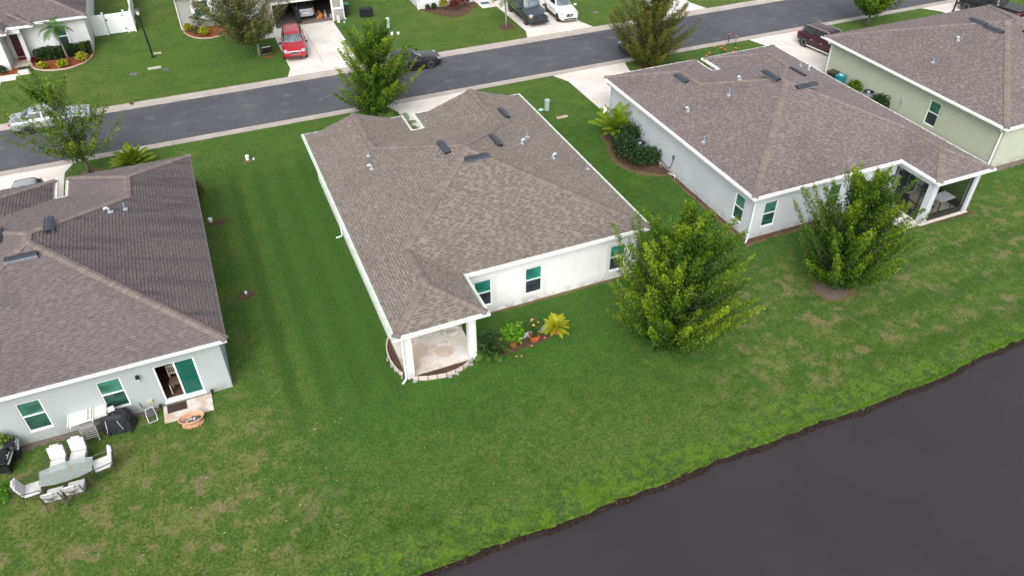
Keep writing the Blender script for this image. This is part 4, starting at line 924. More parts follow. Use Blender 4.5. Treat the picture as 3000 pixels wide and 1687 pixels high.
# ---- houses across the street
H = thing('offwhite_house', 'off-white house with dark red front door beyond the street', 'house', (-7.89, 71.48, 0), 0, 'single-storey shingle-roofed houses along the street'); og = H.location
z0 = 3.03; x1, yF = -7.55, 71.0
fac = [([(-19, yF), (x1, yF), (-15, yF+7.45), (-19, yF+7.45)], (0, -1)), ([(x1, yF), (x1, 86), (-15, 86), (-15, yF+7.45)], (1, 0)),
       ([(-19, 69.2), (-13.35, 69.2), (-15.2, 71.05), (-19, 71.05)], (0, -1)), ([(-13.3, 70.45), (-11.5, 70.45), (-11.5, 71.0), (-13.3, 71.0)], (0, -1)), ([(-13.35, 69.2), (-13.35, 74), (-15.2, 75.8), (-15.2, 71.05)], (1, 0)), ([(-11.5, 70.45), (-11.5, 71.6), (-12.6, 72.8), (-12.6, 71.55)], (1, 0))]
roof_cover(H, fac, [((x1, yF, z0), (-15, yF+7.45, z0+7.45*SL)), ((-13.35, 69.2, z0), (-15.2, 71.05, z0+1.85*SL)), ((-11.5, 70.45, z0), (-13.2, 72.15, z0+1.7*SL))], z0, 'L', 0, 0, 15)
m = MB(og)
for a, b in (((-11.5, yF-.03), (x1, yF)), ((-13.3, 70.42), (-11.5, 70.45)), ((-19, 69.17), (-13.3, 69.2)), ((x1-.03, yF), (x1, 86)), ((-11.53, 70.45), (-11.5, 70.97)), ((-13.36, 69.2), (-13.3, 70.42))): m.box((*a, z0-.2), (*b, z0-.005))
m.build('fascia', FASCIA, H)
m = MB(og); m.box((-11.5, 71.0, z0-.22), (x1-.03, 71.6, z0-.205)); m.box((-13.3, 70.45, z0-.22), (-11.52, 71.6, z0-.205)); m.box((-19, 69.2, z0-.22), (-13.36, 71.6, z0-.205)); m.box((-7.89, 71.6, z0-.22), (x1-.03, 86, z0-.205)); m.build('soffit', SOFFIT, H)
m = MB(og); f0, f1 = (-12.55, 71.48), (-7.89, 71.48); S0 = -12.55; wn = [(-10.33-S0, -9.45-S0, .62, 2.25)]
wall_run(m, f0, f1, .2, 0, 2.8, wn); wall_run(m, (-7.89, 71.68), (-7.89, 86), .2, 0, 2.8, []); wall_run(m, (-14.0, 72.0), (-12.55, 72.0), .2, 0, 2.8, [(.33, 1.23, .12, 2.2)])
m.box((-12.85, 70.75, 0), (-12.55, 72.0, 2.8)); m.box((-14.35, 69.5, 0), (-13.95, 72.2, 2.8)); m.box((-19, 69.5, 0), (-14.35, 69.7, 2.8)); m.box((-13.95, 70.5, 2.45), (-12.55, 70.75, 2.8)); m.build('wall', W_T, H)
for q in wn: window(H, f0, f1, *q, top=G_DARKG, bot=G_DARK, trim=M('trim_lilac', (.55, .55, .60)))
m = MB(og); m.box((-13.67, 72.06, .12), (-12.77, 72.12, 2.2)); dr = m.build('door', M('door_dark_red', (.085, .022, .024), .5, var=.2), H); m = MB(og); m.box((-13.74, 71.97, .06), (-13.67, 72.06, 2.25)); m.box((-12.77, 71.97, .06), (-12.70, 72.06, 2.25)); m.build('door_frame', WHITE, dr)
m = MB(); m.prism([(-13.95, 69.9), (-12.55, 69.9), (-12.55, 72.0), (-13.95, 72.0)], -.1, .06); structure(m.build('porch_slab', M('porch_tan', (.46, .40, .32), .8, var=.15)))
m = MB(); m.box((-.42, -.3, 0), (.42, .3, .02)); o = m.build('doormat', M('mat_red', (.22, .02, .035), .95)); o.location = (-13.2, 71.65, .062); tag(o, 'crimson doormat in front of the dark red door', 'doormat')
m = MB(); m.box((-.48, -.32, 0), (.48, .32, .02)); o = m.build('doormat', M('mat_black', (.02, .02, .026), .95)); o.location = (-13.05, 69.62, .024); tag(o, 'black mat on the pale walkway of the off-white house', 'doormat')

H = thing('garage_house', 'taupe house with an open double garage beyond the street', 'house', (-.64, 73.28, 0), 0, 'single-storey shingle-roofed houses along the street'); og = H.location
m = MB(og); f0, f1 = (-.64, 73.28), (6.6, 73.28); wn = [(1.30, 2.6, .95, 2.3)]
wall_run(m, f0, f1, .2, 0, 2.8, wn); m.box((6.6, 70.1, 0), (6.98, 77, 2.8)); m.box((12.12, 70.1, 0), (13.1, 70.35, 2.8)); m.box((12.9, 70.35, 0), (13.1, 78, 2.8)); m.box((6.98, 70.1, 2.12), (12.12, 70.35, 2.8)); m.box((-.64, 73.48, 0), (-.44, 85, 2.8)); m.build('wall', W_M, H)
for q in wn: window(H, f0, f1, *q, top=G_DARKG, bot=G_DARKG, trim=WHITE)
m = MB(og); m.box((6.98, 70.35, 0), (7.05, 77, 2.5)); m.box((12.83, 70.4, 0), (12.9, 77, 2.5)); m.box((6.98, 77, 0), (12.9, 77.1, 2.5)); m.box((6.98, 70.4, 2.5), (12.9, 77.1, 2.6)); m.build('garage_interior', M('garage_dark', (.09, .085, .08), .9), H)
m = MB(); m.prism([(6.98, 70.32), (12.9, 70.32), (12.9, 77), (6.98, 77)], -.1, .02); structure(m.build('garage_floor', M('garage_floor', (.20, .17, .15), .7, var=.2)))
m = MB(og); m.box((6.86, 70.06, 0), (7.0, 70.10, 2.12)); m.box((12.10, 70.06, 0), (12.24, 70.10, 2.12)); m.box((6.86, 70.05, 2.12), (12.24, 70.10, 2.3)); m.box((12.24, 70.06, 1.02), (13.1, 70.10, 1.2)); m.box((12.98, 70.055, 1.2), (13.1, 70.10, 2.8)); m.build('garage_trim', WHITE, H)
m = MB(og); m.box((12.30, 70.07, 1.2), (12.98, 70.099, 2.8)); m.build('siding_panel', M('siding_sage', (.30, .30, .255), .8), H)
downspout(H, [(13.16, 70.02, 2.8), (13.16, 70.02, .2), (13.25, 69.85, .08)], WHITE, .05); downspout(H, [(-.70, 73.2, 2.8), (-.70, 73.2, .2), (-.62, 73.0, .08)], WHITE, .05)
x0, x1 = -.95, 13.4
fac = [([(x0, 72.9), (6.3, 72.9), (6.3, 77), (x0+4.1, 77)], (0, -1)), ([(6.3, 69.7), (x1, 69.7), (9.85, 73.25)], (0, -1)), ([(x1, 69.7), (x1, 84), (9.85, 84), (9.85, 73.25)], (1, 0)), ([(6.3, 69.7), (9.85, 73.25), (9.85, 84), (6.3, 84)], (-1, 0)), ([(x0, 72.9), (x0+4.1, 77), (x0+4.1, 84), (x0, 84)], (-1, 0))]
roof_cover(H, fac, [], 3.03, 'C', 0, 0, 16)
m = MB(og)
for a, b in (((x0, 72.87), (6.27, 72.9)), ((6.27, 69.67), (x1, 69.7)), ((x1, 69.7), (x1+.03, 84)), ((x0-.03, 72.9), (x0, 84)), ((6.27, 69.7), (6.3, 72.87))): m.box((*a, 2.83), (*b, 3.02))
m.build('fascia', FASCIA, H)
m = MB(); m.tube([(0, 0, 0), (0, 0, .28)], .01, 4); m.box((-.13, -.09, 0), (.13, .09, .62)); m.box((-.06, -.095, .2), (.06, -.09, .3)); o = m.build('small_box', M('box_white', (.62, .60, .60), .6)); o.location = (12.5, 69.6, 0); tag(o, 'small whitish box standing beside the garage corner', 'box')
m = MB(); m.lathe([(0, 0), (.08, 0), (.1, .16), (0, .16)], 10); o = m.build('flower_pot', M('pot_aqua', (.35, .62, .6), .5)); o.location = (12.95, 69.25, 0); tag(o, 'tiny aqua pot at the foot of the garage downspout', 'pot')

H = thing('white_walled_house', 'white house with red plants at its wall beyond the street', 'house', (20.16, 69.8, 0), 0, 'single-storey shingle-roofed houses along the street'); og = H.location
m = MB(og); wall_run(m, (20.16, 69.85), (25.7, 69.85), .2, 0, 2.8, [(2.0, 3.2, 1.1, 2.3)]); m.box((20.16, 70.05, 0), (20.36, 84, 2.8)); m.box((25.7, 69.85, 0), (25.9, 72.8, 2.8)); m.box((25.9, 72.6, 0), (27.2, 72.8, 2.8)); m.box((27.1, 71.0, 0), (33.2, 71.2, 2.8)); m.build('wall', stucco('stucco_cool_white', (.70, .72, .745)), H)
window(H, (20.16, 69.85), (25.7, 69.85), 2.0, 3.2, 1.1, 2.3, top=G_DARKG, bot=G_DARK)
downspout(H, [(20.1, 69.78, 2.8), (20.1, 69.78, .2), (20.05, 69.6, .08)], WHITE, .05)
fac = [([(19.8, 69.45), (33.5, 69.45), (26.65, 76.3)], (0, -1)), ([(19.8, 69.45), (26.65, 76.3), (26.65, 84), (19.8, 84)], (-1, 0)), ([(33.5, 69.45), (33.5, 84), (26.65, 84), (26.65, 76.3)], (1, 0))]
roof_cover(H, fac, [], 3.03, 'C', 0, 0, 17)
m = MB(og); m.box((19.77, 69.42, 2.83), (33.53, 69.45, 3.02)); m.box((19.77, 69.45, 2.83), (19.8, 84, 3.02)); m.build('fascia', FASCIA, H)
m = MB(); m.box((-.42, -.3, 0), (.42, .3, .02)); o = m.build('doormat', M('mat_teal', (.05, .14, .17), .95, var=.5, vscale=9)); o.location = (26.5, 69.0, .03); tag(o, 'teal patterned doormat on the walkway of the white house across the street', 'doormat')

# ---- vinyl fence
F = thing('vinyl_fence', 'white vinyl fence and gate beside the off-white house', 'fence', (-7.8, 74.6, 0))
og = F.location
def fpart(nm, a, b, mat=VINYL): q = MB(og); q.box(a, b); return q.build(nm, mat, F, bevel=.01)
for x in (-6.72, -5.05, -4.48): 
    q = MB(og); q.box((x-.065, 74.53, 0), (x+.065, 74.66, 1.9)); q.obox((x, 74.595, 1.93), (.17, .17, .06)); q.build('post', VINYL, F, bevel=.01)
fpart('panel', (-7.8, 74.575, .05), (-6.785, 74.615, 1.8)); gt = fpart('gate', (-6.60, 74.56, .08), (-5.13, 74.60, 1.78)); fpart('panel', (-4.985, 74.575, .05), (-4.545, 74.615, 1.8))
for z in (.35, 1.5): q = MB(og); q.box((-5.25, 74.54, z), (-4.98, 74.559, z+.08)); q.build('hinge', BLACKM, gt)
q = MB(og); q.box((-6.6, 74.53, 1.25), (-6.45, 74.559, 1.35)); q.build('latch', BLACKM, gt)
for i, y in enumerate((76.9, 79.2, 81.5, 83.8)):
    q = MB(og); q.box((-4.545, y-.065, 0), (-4.415, y+.065, 1.9)); q.obox((-4.48, y, 1.93), (.17, .17, .06)); q.build('post', VINYL, F)
    for k in range(9):
        y0 = y-2.3+.07+k*.24; q = MB(og); q.box((-4.50-.01*(k % 2), y0, .05), (-4.46-.01*(k % 2), y0+.232, 1.75)); q.build('board', VINYL, F)
    q = MB(og); q.box((-4.52, y-2.235, 1.75), (-4.44, y-.065, 1.83)); q.build('rail', VINYL, F)

# ================================================================== VEHICLES
CHROME = M('chrome', (.78, .79, .80), .18, .9, var=.03); HEADL = M('headlamp', (.50, .52, .53), .12, .2, var=.15, vscale=20, coat=1); AMBER = M('amber_lamp', (.75, .30, .04), .3)
TAILR = M('tail_lamp', (.42, .012, .014), .2, var=.1, coat=1); RIM = M('alloy_rim', (.50, .51, .53), .35, .7); RIMD = M('rim_dark', (.10, .10, .11), .4, .5); TRIM = M('trim_black', (.016, .016, .018), .5)
def paint(name, col, metal=.25): return M(name, col, .34, metal, var=.05, vscale=2, coat=.8 if max(col) > .2 else .5, spec=.5 if max(col) > .2 else .35)
def car(name, label, cat, loc, rz, L, W, Ht, col, kind='sedan', wb=2.8, wr=.335, rim=RIM, group='cars parked along the street and on the driveways', rails=None, hatch_open=False, grille='bar', light_roof=None):
    t = thing(name, label, cat, loc, rz, group); h = L/2; w = W/2
    hood = {'sedan': .90, 'suv': 1.02, 'van': 1.04, 'pickup': 1.16}[kind]; belt = {'sedan': .97, 'suv': 1.10, 'van': 1.10, 'pickup': 1.24}[kind]
    cowl = {'sedan': h-1.42, 'suv': h-1.25, 'van': h-1.12, 'pickup': h-1.50}[kind]
    rf = cowl-{'sedan': .80, 'suv': .70, 'van': .80, 'pickup': .62}[kind]
    rr, rb = {'sedan': (-h+1.45, -h+.62), 'suv': (-h+.55, -h+.16), 'van': (-h+.52, -h+.14), 'pickup': (-h+2.25, -h+1.98)}[kind]
    gc = .24 if kind in ('suv', 'van') else .19 if kind == 'sedan' else .32
    tail = belt+.02 if kind != 'sedan' else 1.02
    st = [(h, .36, hood-.30, .70), (h-.07, gc+.02, hood-.20, .84), (h-.30, gc, hood-.11, .955), (h-.75, gc, hood-.03, .99), (cowl+.1, gc, hood+.02, 1.0), (cowl-.35, gc, belt-.0, 1.0), (0, gc, belt, 1.0),
          (-h+1.2, gc, belt+.02, 1.0), (-h+.55, gc+.03, tail, .985), (-h+.14, gc+.09, tail-.03, .93), (-h, gc+.16, tail-.14, .82)]
    m = MB(); vs = []
    for x, zb, zt, k in st:
        ww = w*k; dz = zt-zb
        half = [(0, zb), (ww*.75, zb), (ww*.95, zb+dz*.10), (ww, zb+dz*.36), (ww, zb+dz*.62), (ww*.975, zt-dz*.13), (ww*.90, zt-.02), (ww*.5, zt+.022), (0, zt+.03)]
        r = half+[(-y, z) for y, z in half[-2:0:-1]]
        vs += [(x, y, z) for y, z in r]
    n = 16; k = len(st)
    fs = [(i*n+j, i*n+(j+1) % n, (i+1)*n+(j+1) % n, (i+1)*n+j) for i in range(k-1) for j in range(n)]+[tuple(range(n)), tuple(range(k*n-1, (k-1)*n-1, -1))]
    m.add(vs, fs); m.build('body', col, t, smooth=True, sub=1)
    # cabin
    b0 = belt-.05; bl = [(cowl+.06, 0), (cowl-.06, w*.60), (cowl-.22, w*.90), ((cowl+rb)/2, w*.935), (rb+.16, w*.88), (rb, w*.6), (rb-.04, 0)]
    rl = [(rf+.02, 0), (rf-.03, w*.48), (rf-.12, w*.66), ((rf+rr)/2, w*.71), (rr+.10, w*.66), (rr+.01, w*.46), (rr, 0)]
    full = lambda q: q+[(x, -y) for x, y in q[-2:0:-1]]
    B, Rf = full(bl), full(rl); n = len(B); m = MB(); zr = Ht-.045
    mid = [((a[0]*.42+b[0]*.58), (a[1]*.40+b[1]*.60)*1.02) for a, b in zip(B, Rf)]
    vs = [(x, y, b0) for x, y in B]+[(x, y, (b0*.42+zr*.58)) for x, y in mid]+[(x, y, zr) for x, y in Rf]+[((x-(rf+rr)/2)*.72+(rf+rr)/2, y*.62, Ht) for x, y in Rf]
    fs = [(i*n+j, i*n+(j+1) % n, (i+1)*n+(j+1) % n, (i+1)*n+j) for i in range(3) for j in range(n)]+[tuple(range(3*n, 4*n))]
    m.add(vs, fs); m.build('cabin', light_roof or col, t, smooth=True, sub=1)
    LV = lambda i, v: Vector((*[B[i][a]*(1-v)+Rf[i][a]*v for a in (0, 1)], b0+(zr-b0)*v)) if False else (Vector((B[i][0], B[i][1], b0)).lerp(Vector((mid[i][0], mid[i][1], b0*.42+zr*.58)), v/.58) if v < .58 else Vector((mid[i][0], mid[i][1], b0*.42+zr*.58)).lerp(Vector((Rf[i][0], Rf[i][1], zr)), (v-.58)/.42))
    def pane(nm, cols, v0, v1, off=.02, mat=G_CAR):
        q = MB(); vs = []; c0 = Vector(((rf+rr)/2, 0, b0+.1)); rows = [v0, (v0+v1)/2, v1]; ax = [c for c in cols]
        for v in rows:
            for i, s in ax:
                p = LV(i, v).lerp(LV((i+1) % n, v), s); d = Vector((p.x-c0.x, p.y*2.2, .25)); d.normalize(); vs.append(p+d*off)
        k = len(ax); q.add(vs, [(r*k+j, r*k+j+1, (r+1)*k+j+1, (r+1)*k+j) for r in range(2) for j in range(k-1)]); return q.build(nm, mat, t, smooth=True)
    ins = lambda a, b: [(a, s) for s in b]
    # columns run i -> i+1 round the cabin: 0 front centre, 2 right-front corner (left side of car = +y), 3 middle, 4 rear corner, 6 rear centre
    pane('windshield', [(n-2, .35), (n-1, 0), (0, 0), (1, 0), (1, .65)], .20, .93, .02, G_WIND)
    pane('side_window', [(2, .12), (2, .5), (2, .94)], .24, .86); pane('side_window', [(3, .06), (3, .5), (3, .93)], .24, .86)
    pane('side_window', [(n-3, .06), (n-3, .5), (n-3, .88)], .24, .86); pane('side_window', [(n-4, .07), (n-4, .5), (n-4, .94)], .24, .86)
    if hatch_open: pane('boot_opening', [(4, .45), (5, 0), (6, 0), (7, 0), (7, .55)], .0, .95, .035, BLACK)
    else: pane('rear_window', [(4, .45), (5, 0), (6, 0), (7, 0), (7, .55)], .30, .90)
    # wheels
    for sx, x in ((1, h-(L-wb)*.47), (-1, h-(L-wb)*.47-wb)):
        for s in (1, -1):
            wh = link('wheel', None, t); wh.location = (x, s*(w-.10), wr); wh.rotation_euler = (0, 0, 0 if s > 0 else math.pi)
            a = MB(); a.lathe([(wr+.055, -.05), (wr+.065, .085), (wr-.02, .088), (wr-.02, -.05)], 24, axis='Y'); a.build('arch', TRIM, wh)
            a = MB(); a.lathe([(wr*.62, -.11), (wr*.93, -.11), (wr, -.07), (wr, .085), (wr*.94, .115), (wr*.66, .118)], 24, axis='Y'); a.build('tyre', RUBBER, wh, smooth=True)
            a = MB(); a.lathe([(0, .07), (wr*.66, .06), (wr*.66, .02), (0, .02)], 20, axis='Y'); a.build('hub', RIMD, wh)
            a = MB(); a.lathe([(wr*.60, .06), (wr*.68, .122), (wr*.62, .125), (wr*.56, .07)], 24, axis='Y'); a.lathe([(0, .11), (wr*.16, .105), (wr*.17, .06)], 12, axis='Y')
            for q in range(5):
                an = q*2*math.pi/5; a.obox((math.sin(an)*wr*.36, .095, math.cos(an)*wr*.36), (wr*.17, .03, wr*.56), 0, 0, an)
            a.build('rim', rim, wh)
    # doors, sills and handles
    for s in (1, -1):
        for x0, x1 in ((cowl-1.25, cowl-.25), (max(cowl-2.25, rb+.35), cowl-1.28)) if kind != 'pickup' else ((cowl-1.2, cowl-.3), (cowl-2.1, cowl-1.23)):
            a = MB(); a.box((x0, s*(w-.02), gc+.20), (x1, s*(w+.010), belt-.20)); dr = a.build('door', col, t, bevel=.009)
            a = MB(); a.box((x0+.06, s*(w+.010), belt-.30), (x0+.24, s*(w+.035), belt-.265)); a.build('handle', CHROME if rails else TRIM, dr)
        a = MB(); a.box((-wb/2+.25, s*(w-.05), gc-.02), (wb/2-.25, s*(w+.016), gc+.09)); a.build('sill', TRIM if not rails else CHROME, t)
        a = MB(); a.obox((cowl-.16, s*(w+.10), belt+.05), (.13, .22, .15)); mi = a.build('mirror', TRIM if kind in ('van', 'pickup') else col, t, bevel=.03)
        # lamps
        a = MB(); a.obox((h-.22, s*w*.72, hood-.20), (.30, w*.34, .13 if kind != 'pickup' else .20), -s*.38, 0, .30); a.build('headlight', HEADL, t, bevel=.04)
        a = MB(); a.obox((-h+.13, s*w*.74, tail-.20), (.16, w*.24, .17 if kind == 'sedan' else .26), s*.30); a.build('taillight', TAILR, t, bevel=.03)
        if kind == 'pickup': a = MB(); a.obox((h-.13, s*w*.86, hood-.22), (.12, .08, .18), -s*.4); a.build('turn_lamp', AMBER, t)
        if rails:
            a = MB(); a.tube([(rf-.1, s*w*.66, Ht-.01), (rf-.3, s*w*.68, Ht+.035), (rr+.3, s*w*.68, Ht+.035), (rr+.1, s*w*.65, Ht-.02)], .022, 6); a.build('roof_rail', rails, t)
            a = MB(); a.tube([(cowl-.35, s*(w*.93), belt+.0), (rf-.05, s*w*.70, zr-.02), (rr+.2, s*w*.69, zr-.03), (rb+.35, s*w*.88, belt+.08)], .018, 6); a.build('window_trim', rails, t)
    # nose and tail
    zf = hood-.30
    if grille == 'cross':
        a = MB(); y = w*.52; vs = [(h+.005, -y, zf+.14), (h+.005, y, zf+.14), (h+.03, y*.72, zf-.10), (h+.03, -y*.72, zf-.10)]; a.add(vs+[(x-.08, q, z) for x, q, z in vs], [(0, 1, 2, 3), (4, 5, 6, 7), (0, 1, 5, 4), (1, 2, 6, 5), (2, 3, 7, 6), (3, 0, 4, 7)])
        gr = a.build('grille', CHROME, t, bevel=.02)
        for z0, z1, k in ((zf+.035, zf+.105, .86), (zf-.065, zf+.005, .70)):
            for s in (1, -1): a = MB(); a.box((h+.01, s*.035, z0), (h+.036, s*y*k, z1)); a.build('grille_opening', BLACK, gr)
        a = MB(); a.obox((h+.03, 0, zf+.03), (.03, .10, .12)); a.build('emblem', BLACKM, gr, bevel=.02)
    elif grille == 'vee':
        a = MB(); a.box((h-.06, -w*.42, zf-.14), (h+.012, w*.42, zf+.14)); gr = a.build('grille', BLACK, t, bevel=.03)
        for s in (1, -1): a = MB(); a.tube([(h+.02, s*w*.40, zf+.14), (h+.03, s*w*.22, zf-.10), (h+.032, 0, zf-.11)], .028, 6); a.build('grille_bar', CHROME, gr)
        a = MB(); a.lathe([(.0, .0), (.095, 0), (.095, .02), (0, .02)], 16, (h+.012, 0, zf+.04), axis='X'); a.build('emblem', CHROME, gr)
    elif grille == 'truck':
        a = MB(); a.box((h-.08, -w*.60, zf-.20), (h+.015, w*.60, zf+.18)); gr = a.build('grille', TRIM, t, bevel=.03)
        for z in (zf-.10, zf+.0, zf+.10): a = MB(); a.box((h+.015, -w*.56, z-.012), (h+.028, w*.56, z+.012)); a.build('grille_bar', M('trim_grey', (.09, .10, .11), .4, .4), gr)
        a = MB(); a.lathe([(0, 0), (.10, 0), (.10, .02), (0, .02)], 20, (h+.028, 0, zf+.02), axis='X'); e = a.build('emblem', M('emblem_blue', (.04, .07, .16), .3), gr); e.scale = (1, 1, 1)
    else:
        a = MB(); a.box((h-.05, -w*.46, zf-.06), (h+.012, w*.46, zf+.08)); gr = a.build('grille', BLACK, t, bevel=.02); a = MB(); a.box((h+.012, -w*.44, zf+.0), (h+.022, w*.44, zf+.02)); a.build('grille_bar', CHROME, gr)
    dk = TRIM if kind != 'pickup' else TRIM
    a = MB(); a.box((h-.12, -w*.62, gc+.12), (h+.012, w*.62, gc+.24)); a.build('bumper_intake', dk, t, bevel=.02)
    a = MB(); a.box((-h-.015, -.26, .62), (-h+.03, .26, .75)); a.build('licence_plate', M('plate', (.7, .72, .7), .5), t)
    a = MB(); a.box((-h-.02, -w*.7, gc+.16), (-h+.1, w*.7, gc+.30)); a.build('bumper', TRIM if not hatch_open else M('bumper_grey', (.38, .40, .43), .4), t, bevel=.03)
    a = MB(); a.box((-h+.3, -w*.8, gc-.03), (h-.3, w*.8, gc+.02)); a.build('underbody', RUBBER, t)
    if kind == 'pickup':
        a = MB(); a.box((-h+.10, -w*.86, belt+.03), (rb-.06, w*.86, belt+.075)); a.build('bed_cover', M('bed_cover', (.035, .037, .042), .45), t, bevel=.01)
        a = MB(); a.box((h-.02, -w*.86, gc+.02), (h+.09, w*.86, gc+.22)); a.build('front_bumper', TRIM, t, bevel=.05)
    return t
car('red_minivan', 'bright red seven-seat crossover with chrome cross grille on the concrete driveway', 'car', (7.62, 64.55, .022), R_(-98), 4.9, 1.90, 1.72, paint('paint_red', (.42, .012, .028), .15), 'van', 2.89, .36, grille='cross')
car('dark_pickup', 'dark blue grey pickup truck with black grille beside the white SUV', 'pickup truck', (28.75, 64.25, .022), R_(-91), 5.9, 2.03, 1.95, paint('paint_slate', (.055, .068, .085)), 'pickup', 3.68, .40, grille='truck')
car('white_suv', 'white SUV with vee-shaped chrome grille on the far driveway', 'car', (31.72, 63.3, .022), R_(-94), 4.69, 1.86, 1.70, paint('paint_white', (.80, .81, .80), 0), 'suv', 2.70, .36, grille='vee')
car('grey_sedan', 'dark grey sedan parked at the far kerb, half behind a leafy tree', 'car', (15.55, 57.55, -.045), R_(0), 4.85, 1.84, 1.42, paint('paint_graphite', (.022, .021, .025), .1), 'sedan', 2.80, .345)
car('silver_sedan', 'long silver sedan parked on the street behind the sparse tree', 'car', (-10.55, 57.95, -.045), R_(1), 5.15, 1.90, 1.46, paint('paint_silver', (.40, .44, .47), .35), 'sedan', 3.15, .345, rim=RIMD)
car('maroon_suv', 'dark maroon SUV with silver roof rails beside the sage green house', 'car', (48.35, 46.95, .022), R_(-82), 5.1, 1.99, 1.74, paint('paint_maroon', (.042, .007, .014), .2), 'suv', 3.12, .39, rails=CHROME)
car('black_pickup', 'black pickup truck with flat bed cover at the top right corner', 'pickup truck', (67.75, 47.4, .022), R_(99), 5.8, 2.03, 1.92, paint('paint_black', (.014, .015, .017), .1), 'pickup', 3.65, .42, grille='truck')
car('black_hatchback', 'black car on the left driveway, half hidden by the weathered roof', 'car', (-11.3, 45.95, .022), R_(-90), 4.4, 1.80, 1.48, paint('paint_black', (.014, .015, .017), .1), 'suv', 2.65, .34, light_roof=M('roof_panel_silver', (.34, .37, .38), .3, .2, coat=.5))
car('street_car', 'dark car at the near kerb, hidden behind the olive street tree', 'car', (34.75, 53.2, -.045), R_(180), 4.6, 1.80, 1.46, paint('paint_dark_blue', (.03, .035, .05), .2), 'sedan', 2.7, .34)
car('silver_hatchback', 'silver car with open black boot inside the double garage', 'car', (9.95, 73.3, .02), R_(90), 4.4, 1.78, 1.66, paint('paint_garage_silver', (.40, .43, .47), .3), 'suv', 2.6, .34, hatch_open=True)

# ================================================================== PLANTS
def rot_basis(n):
    """n random orthonormal leaf frames, faces leaning upwards"""
    nz = RNG.normal(size=(n, 3)); nz[:, 2] = np.abs(nz[:, 2])+.35; nz /= np.linalg.norm(nz, axis=1)[:, None]
    a = RNG.normal(size=(n, 3)); a -= nz*(a*nz).sum(1)[:, None]; a /= np.linalg.norm(a, axis=1)[:, None]
    return a, np.cross(nz, a), nz
def leaf_quads(P, L, W):
    n = len(P); a, b, c = rot_basis(n); s = RNG.uniform(.55, 1.4, n)[:, None]
    a = a*s*L/2; b = b*s*W/2; c = c*L*.12
    return np.stack([P-a, P-b+c, P+a, P+b+c], 1)       # slightly folded diamond
def tree(label, loc, Ht, R, trunk, leafmat, n_pl, per, leaf=.16, lean=(0, 0), z_lo=.18, plume_r=.42, bark=BARK, up_=1.0, shape=1.0, group='trees on the lawns and the verge', seed=1, sparse=0., fill=.35, top_out=.55, cat='tree', name='leafy_tree'):
    rnd = random.Random(seed); t = thing(name, label, cat, loc, 0, group)
    tr = MB(); tr.tube([(0, 0, -.05), (.02, 0, Ht*trunk*.5), (lean[0]*.2, lean[1]*.2, Ht*trunk), (lean[0]*.6, lean[1]*.6, Ht*.62), (lean[0]*.9, lean[1]*.9, Ht*.86)], [Ht*.020, Ht*.016, Ht*.014, Ht*.008, .012], 8); tr.build('trunk', bark, t, smooth=True)
    lb = MB(); Ps, Ts = [], []
    for i in range(n_pl):
        u = (i+.5)/n_pl; az = i*2.39996+rnd.uniform(-.3, .3)
        zt = Ht*(z_lo+(1-z_lo)*(u**.85)); env = R*float(np.interp(((zt/Ht-z_lo)/(1-z_lo))**shape, (0, .15, .35, .58, .8, 1), (.20, .48, .82, 1, .84, .30)))
        rr = env*rnd.uniform(.60, 1.16) if rnd.random() > fill else env*rnd.uniform(.15, .6)
        if u > .9: rr *= top_out+.4*rnd.random()
        tip = Vector((rr*math.cos(az)+lean[0]*zt/Ht, rr*math.sin(az)+lean[1]*zt/Ht, zt*rnd.uniform(.92, 1.09)))
        hz = max(Ht*trunk*.8, min(Ht*.8, zt-rr*up_*rnd.uniform(.7, 1.1))) if zt > Ht*trunk*.8 else Ht*trunk*.8
        base = Vector((lean[0]*hz/Ht, lean[1]*hz/Ht, hz)); mid = base.lerp(tip, .55)+Vector((0, 0, -.16*rr))
        pts = [base, mid, tip]; lb.tube(pts, [.028+.003*Ht*(1-u), .018, .006], 5)
        k = int(per*rnd.uniform(.65, 1.35)*(1-sparse*rnd.random())); s = RNG.beta(1.9, 1.15, k)
        q = np.array([base.lerp(mid, min(1, x/.55)) if x < .55 else mid.lerp(tip, (x-.55)/.45) for x in s])
        dr = np.array((tip-mid).normalized()); rad = plume_r*rnd.uniform(.70, 1.18)*(1.0-s**2.5*.76)
        o = RNG.normal(size=(k, 3)); o /= np.linalg.norm(o, axis=1)[:, None]; o *= (RNG.random(k)**.45*rad)[:, None]
        o += dr*RNG.normal(size=(k, 1))*.08; q = q+o
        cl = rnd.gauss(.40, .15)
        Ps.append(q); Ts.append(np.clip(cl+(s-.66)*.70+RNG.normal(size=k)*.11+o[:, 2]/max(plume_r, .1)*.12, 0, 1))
    lb.build('branches', bark, t, smooth=True)
    P = np.concatenate(Ps); P[:, 2] = np.maximum(P[:, 2], .12)
    quads_mesh('crown', leaf_quads(P, leaf, leaf*.55), leafmat, t, np.concatenate(Ts)); return t
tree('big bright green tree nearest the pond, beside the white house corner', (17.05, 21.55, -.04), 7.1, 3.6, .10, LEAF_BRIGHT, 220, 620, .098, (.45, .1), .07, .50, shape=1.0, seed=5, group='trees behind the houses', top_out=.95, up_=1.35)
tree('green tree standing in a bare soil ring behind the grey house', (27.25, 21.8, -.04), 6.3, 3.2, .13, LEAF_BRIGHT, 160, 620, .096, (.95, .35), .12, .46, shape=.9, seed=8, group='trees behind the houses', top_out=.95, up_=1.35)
tree('round leafy street tree before the white house driveway', (10.75, 49.95, 0), 6.3, 3.1, .16, LEAF_BRIGHT, 125, 480, .115, (.35, .15), .10, .50, shape=.8, seed=9, top_out=1.0, up_=1.4)
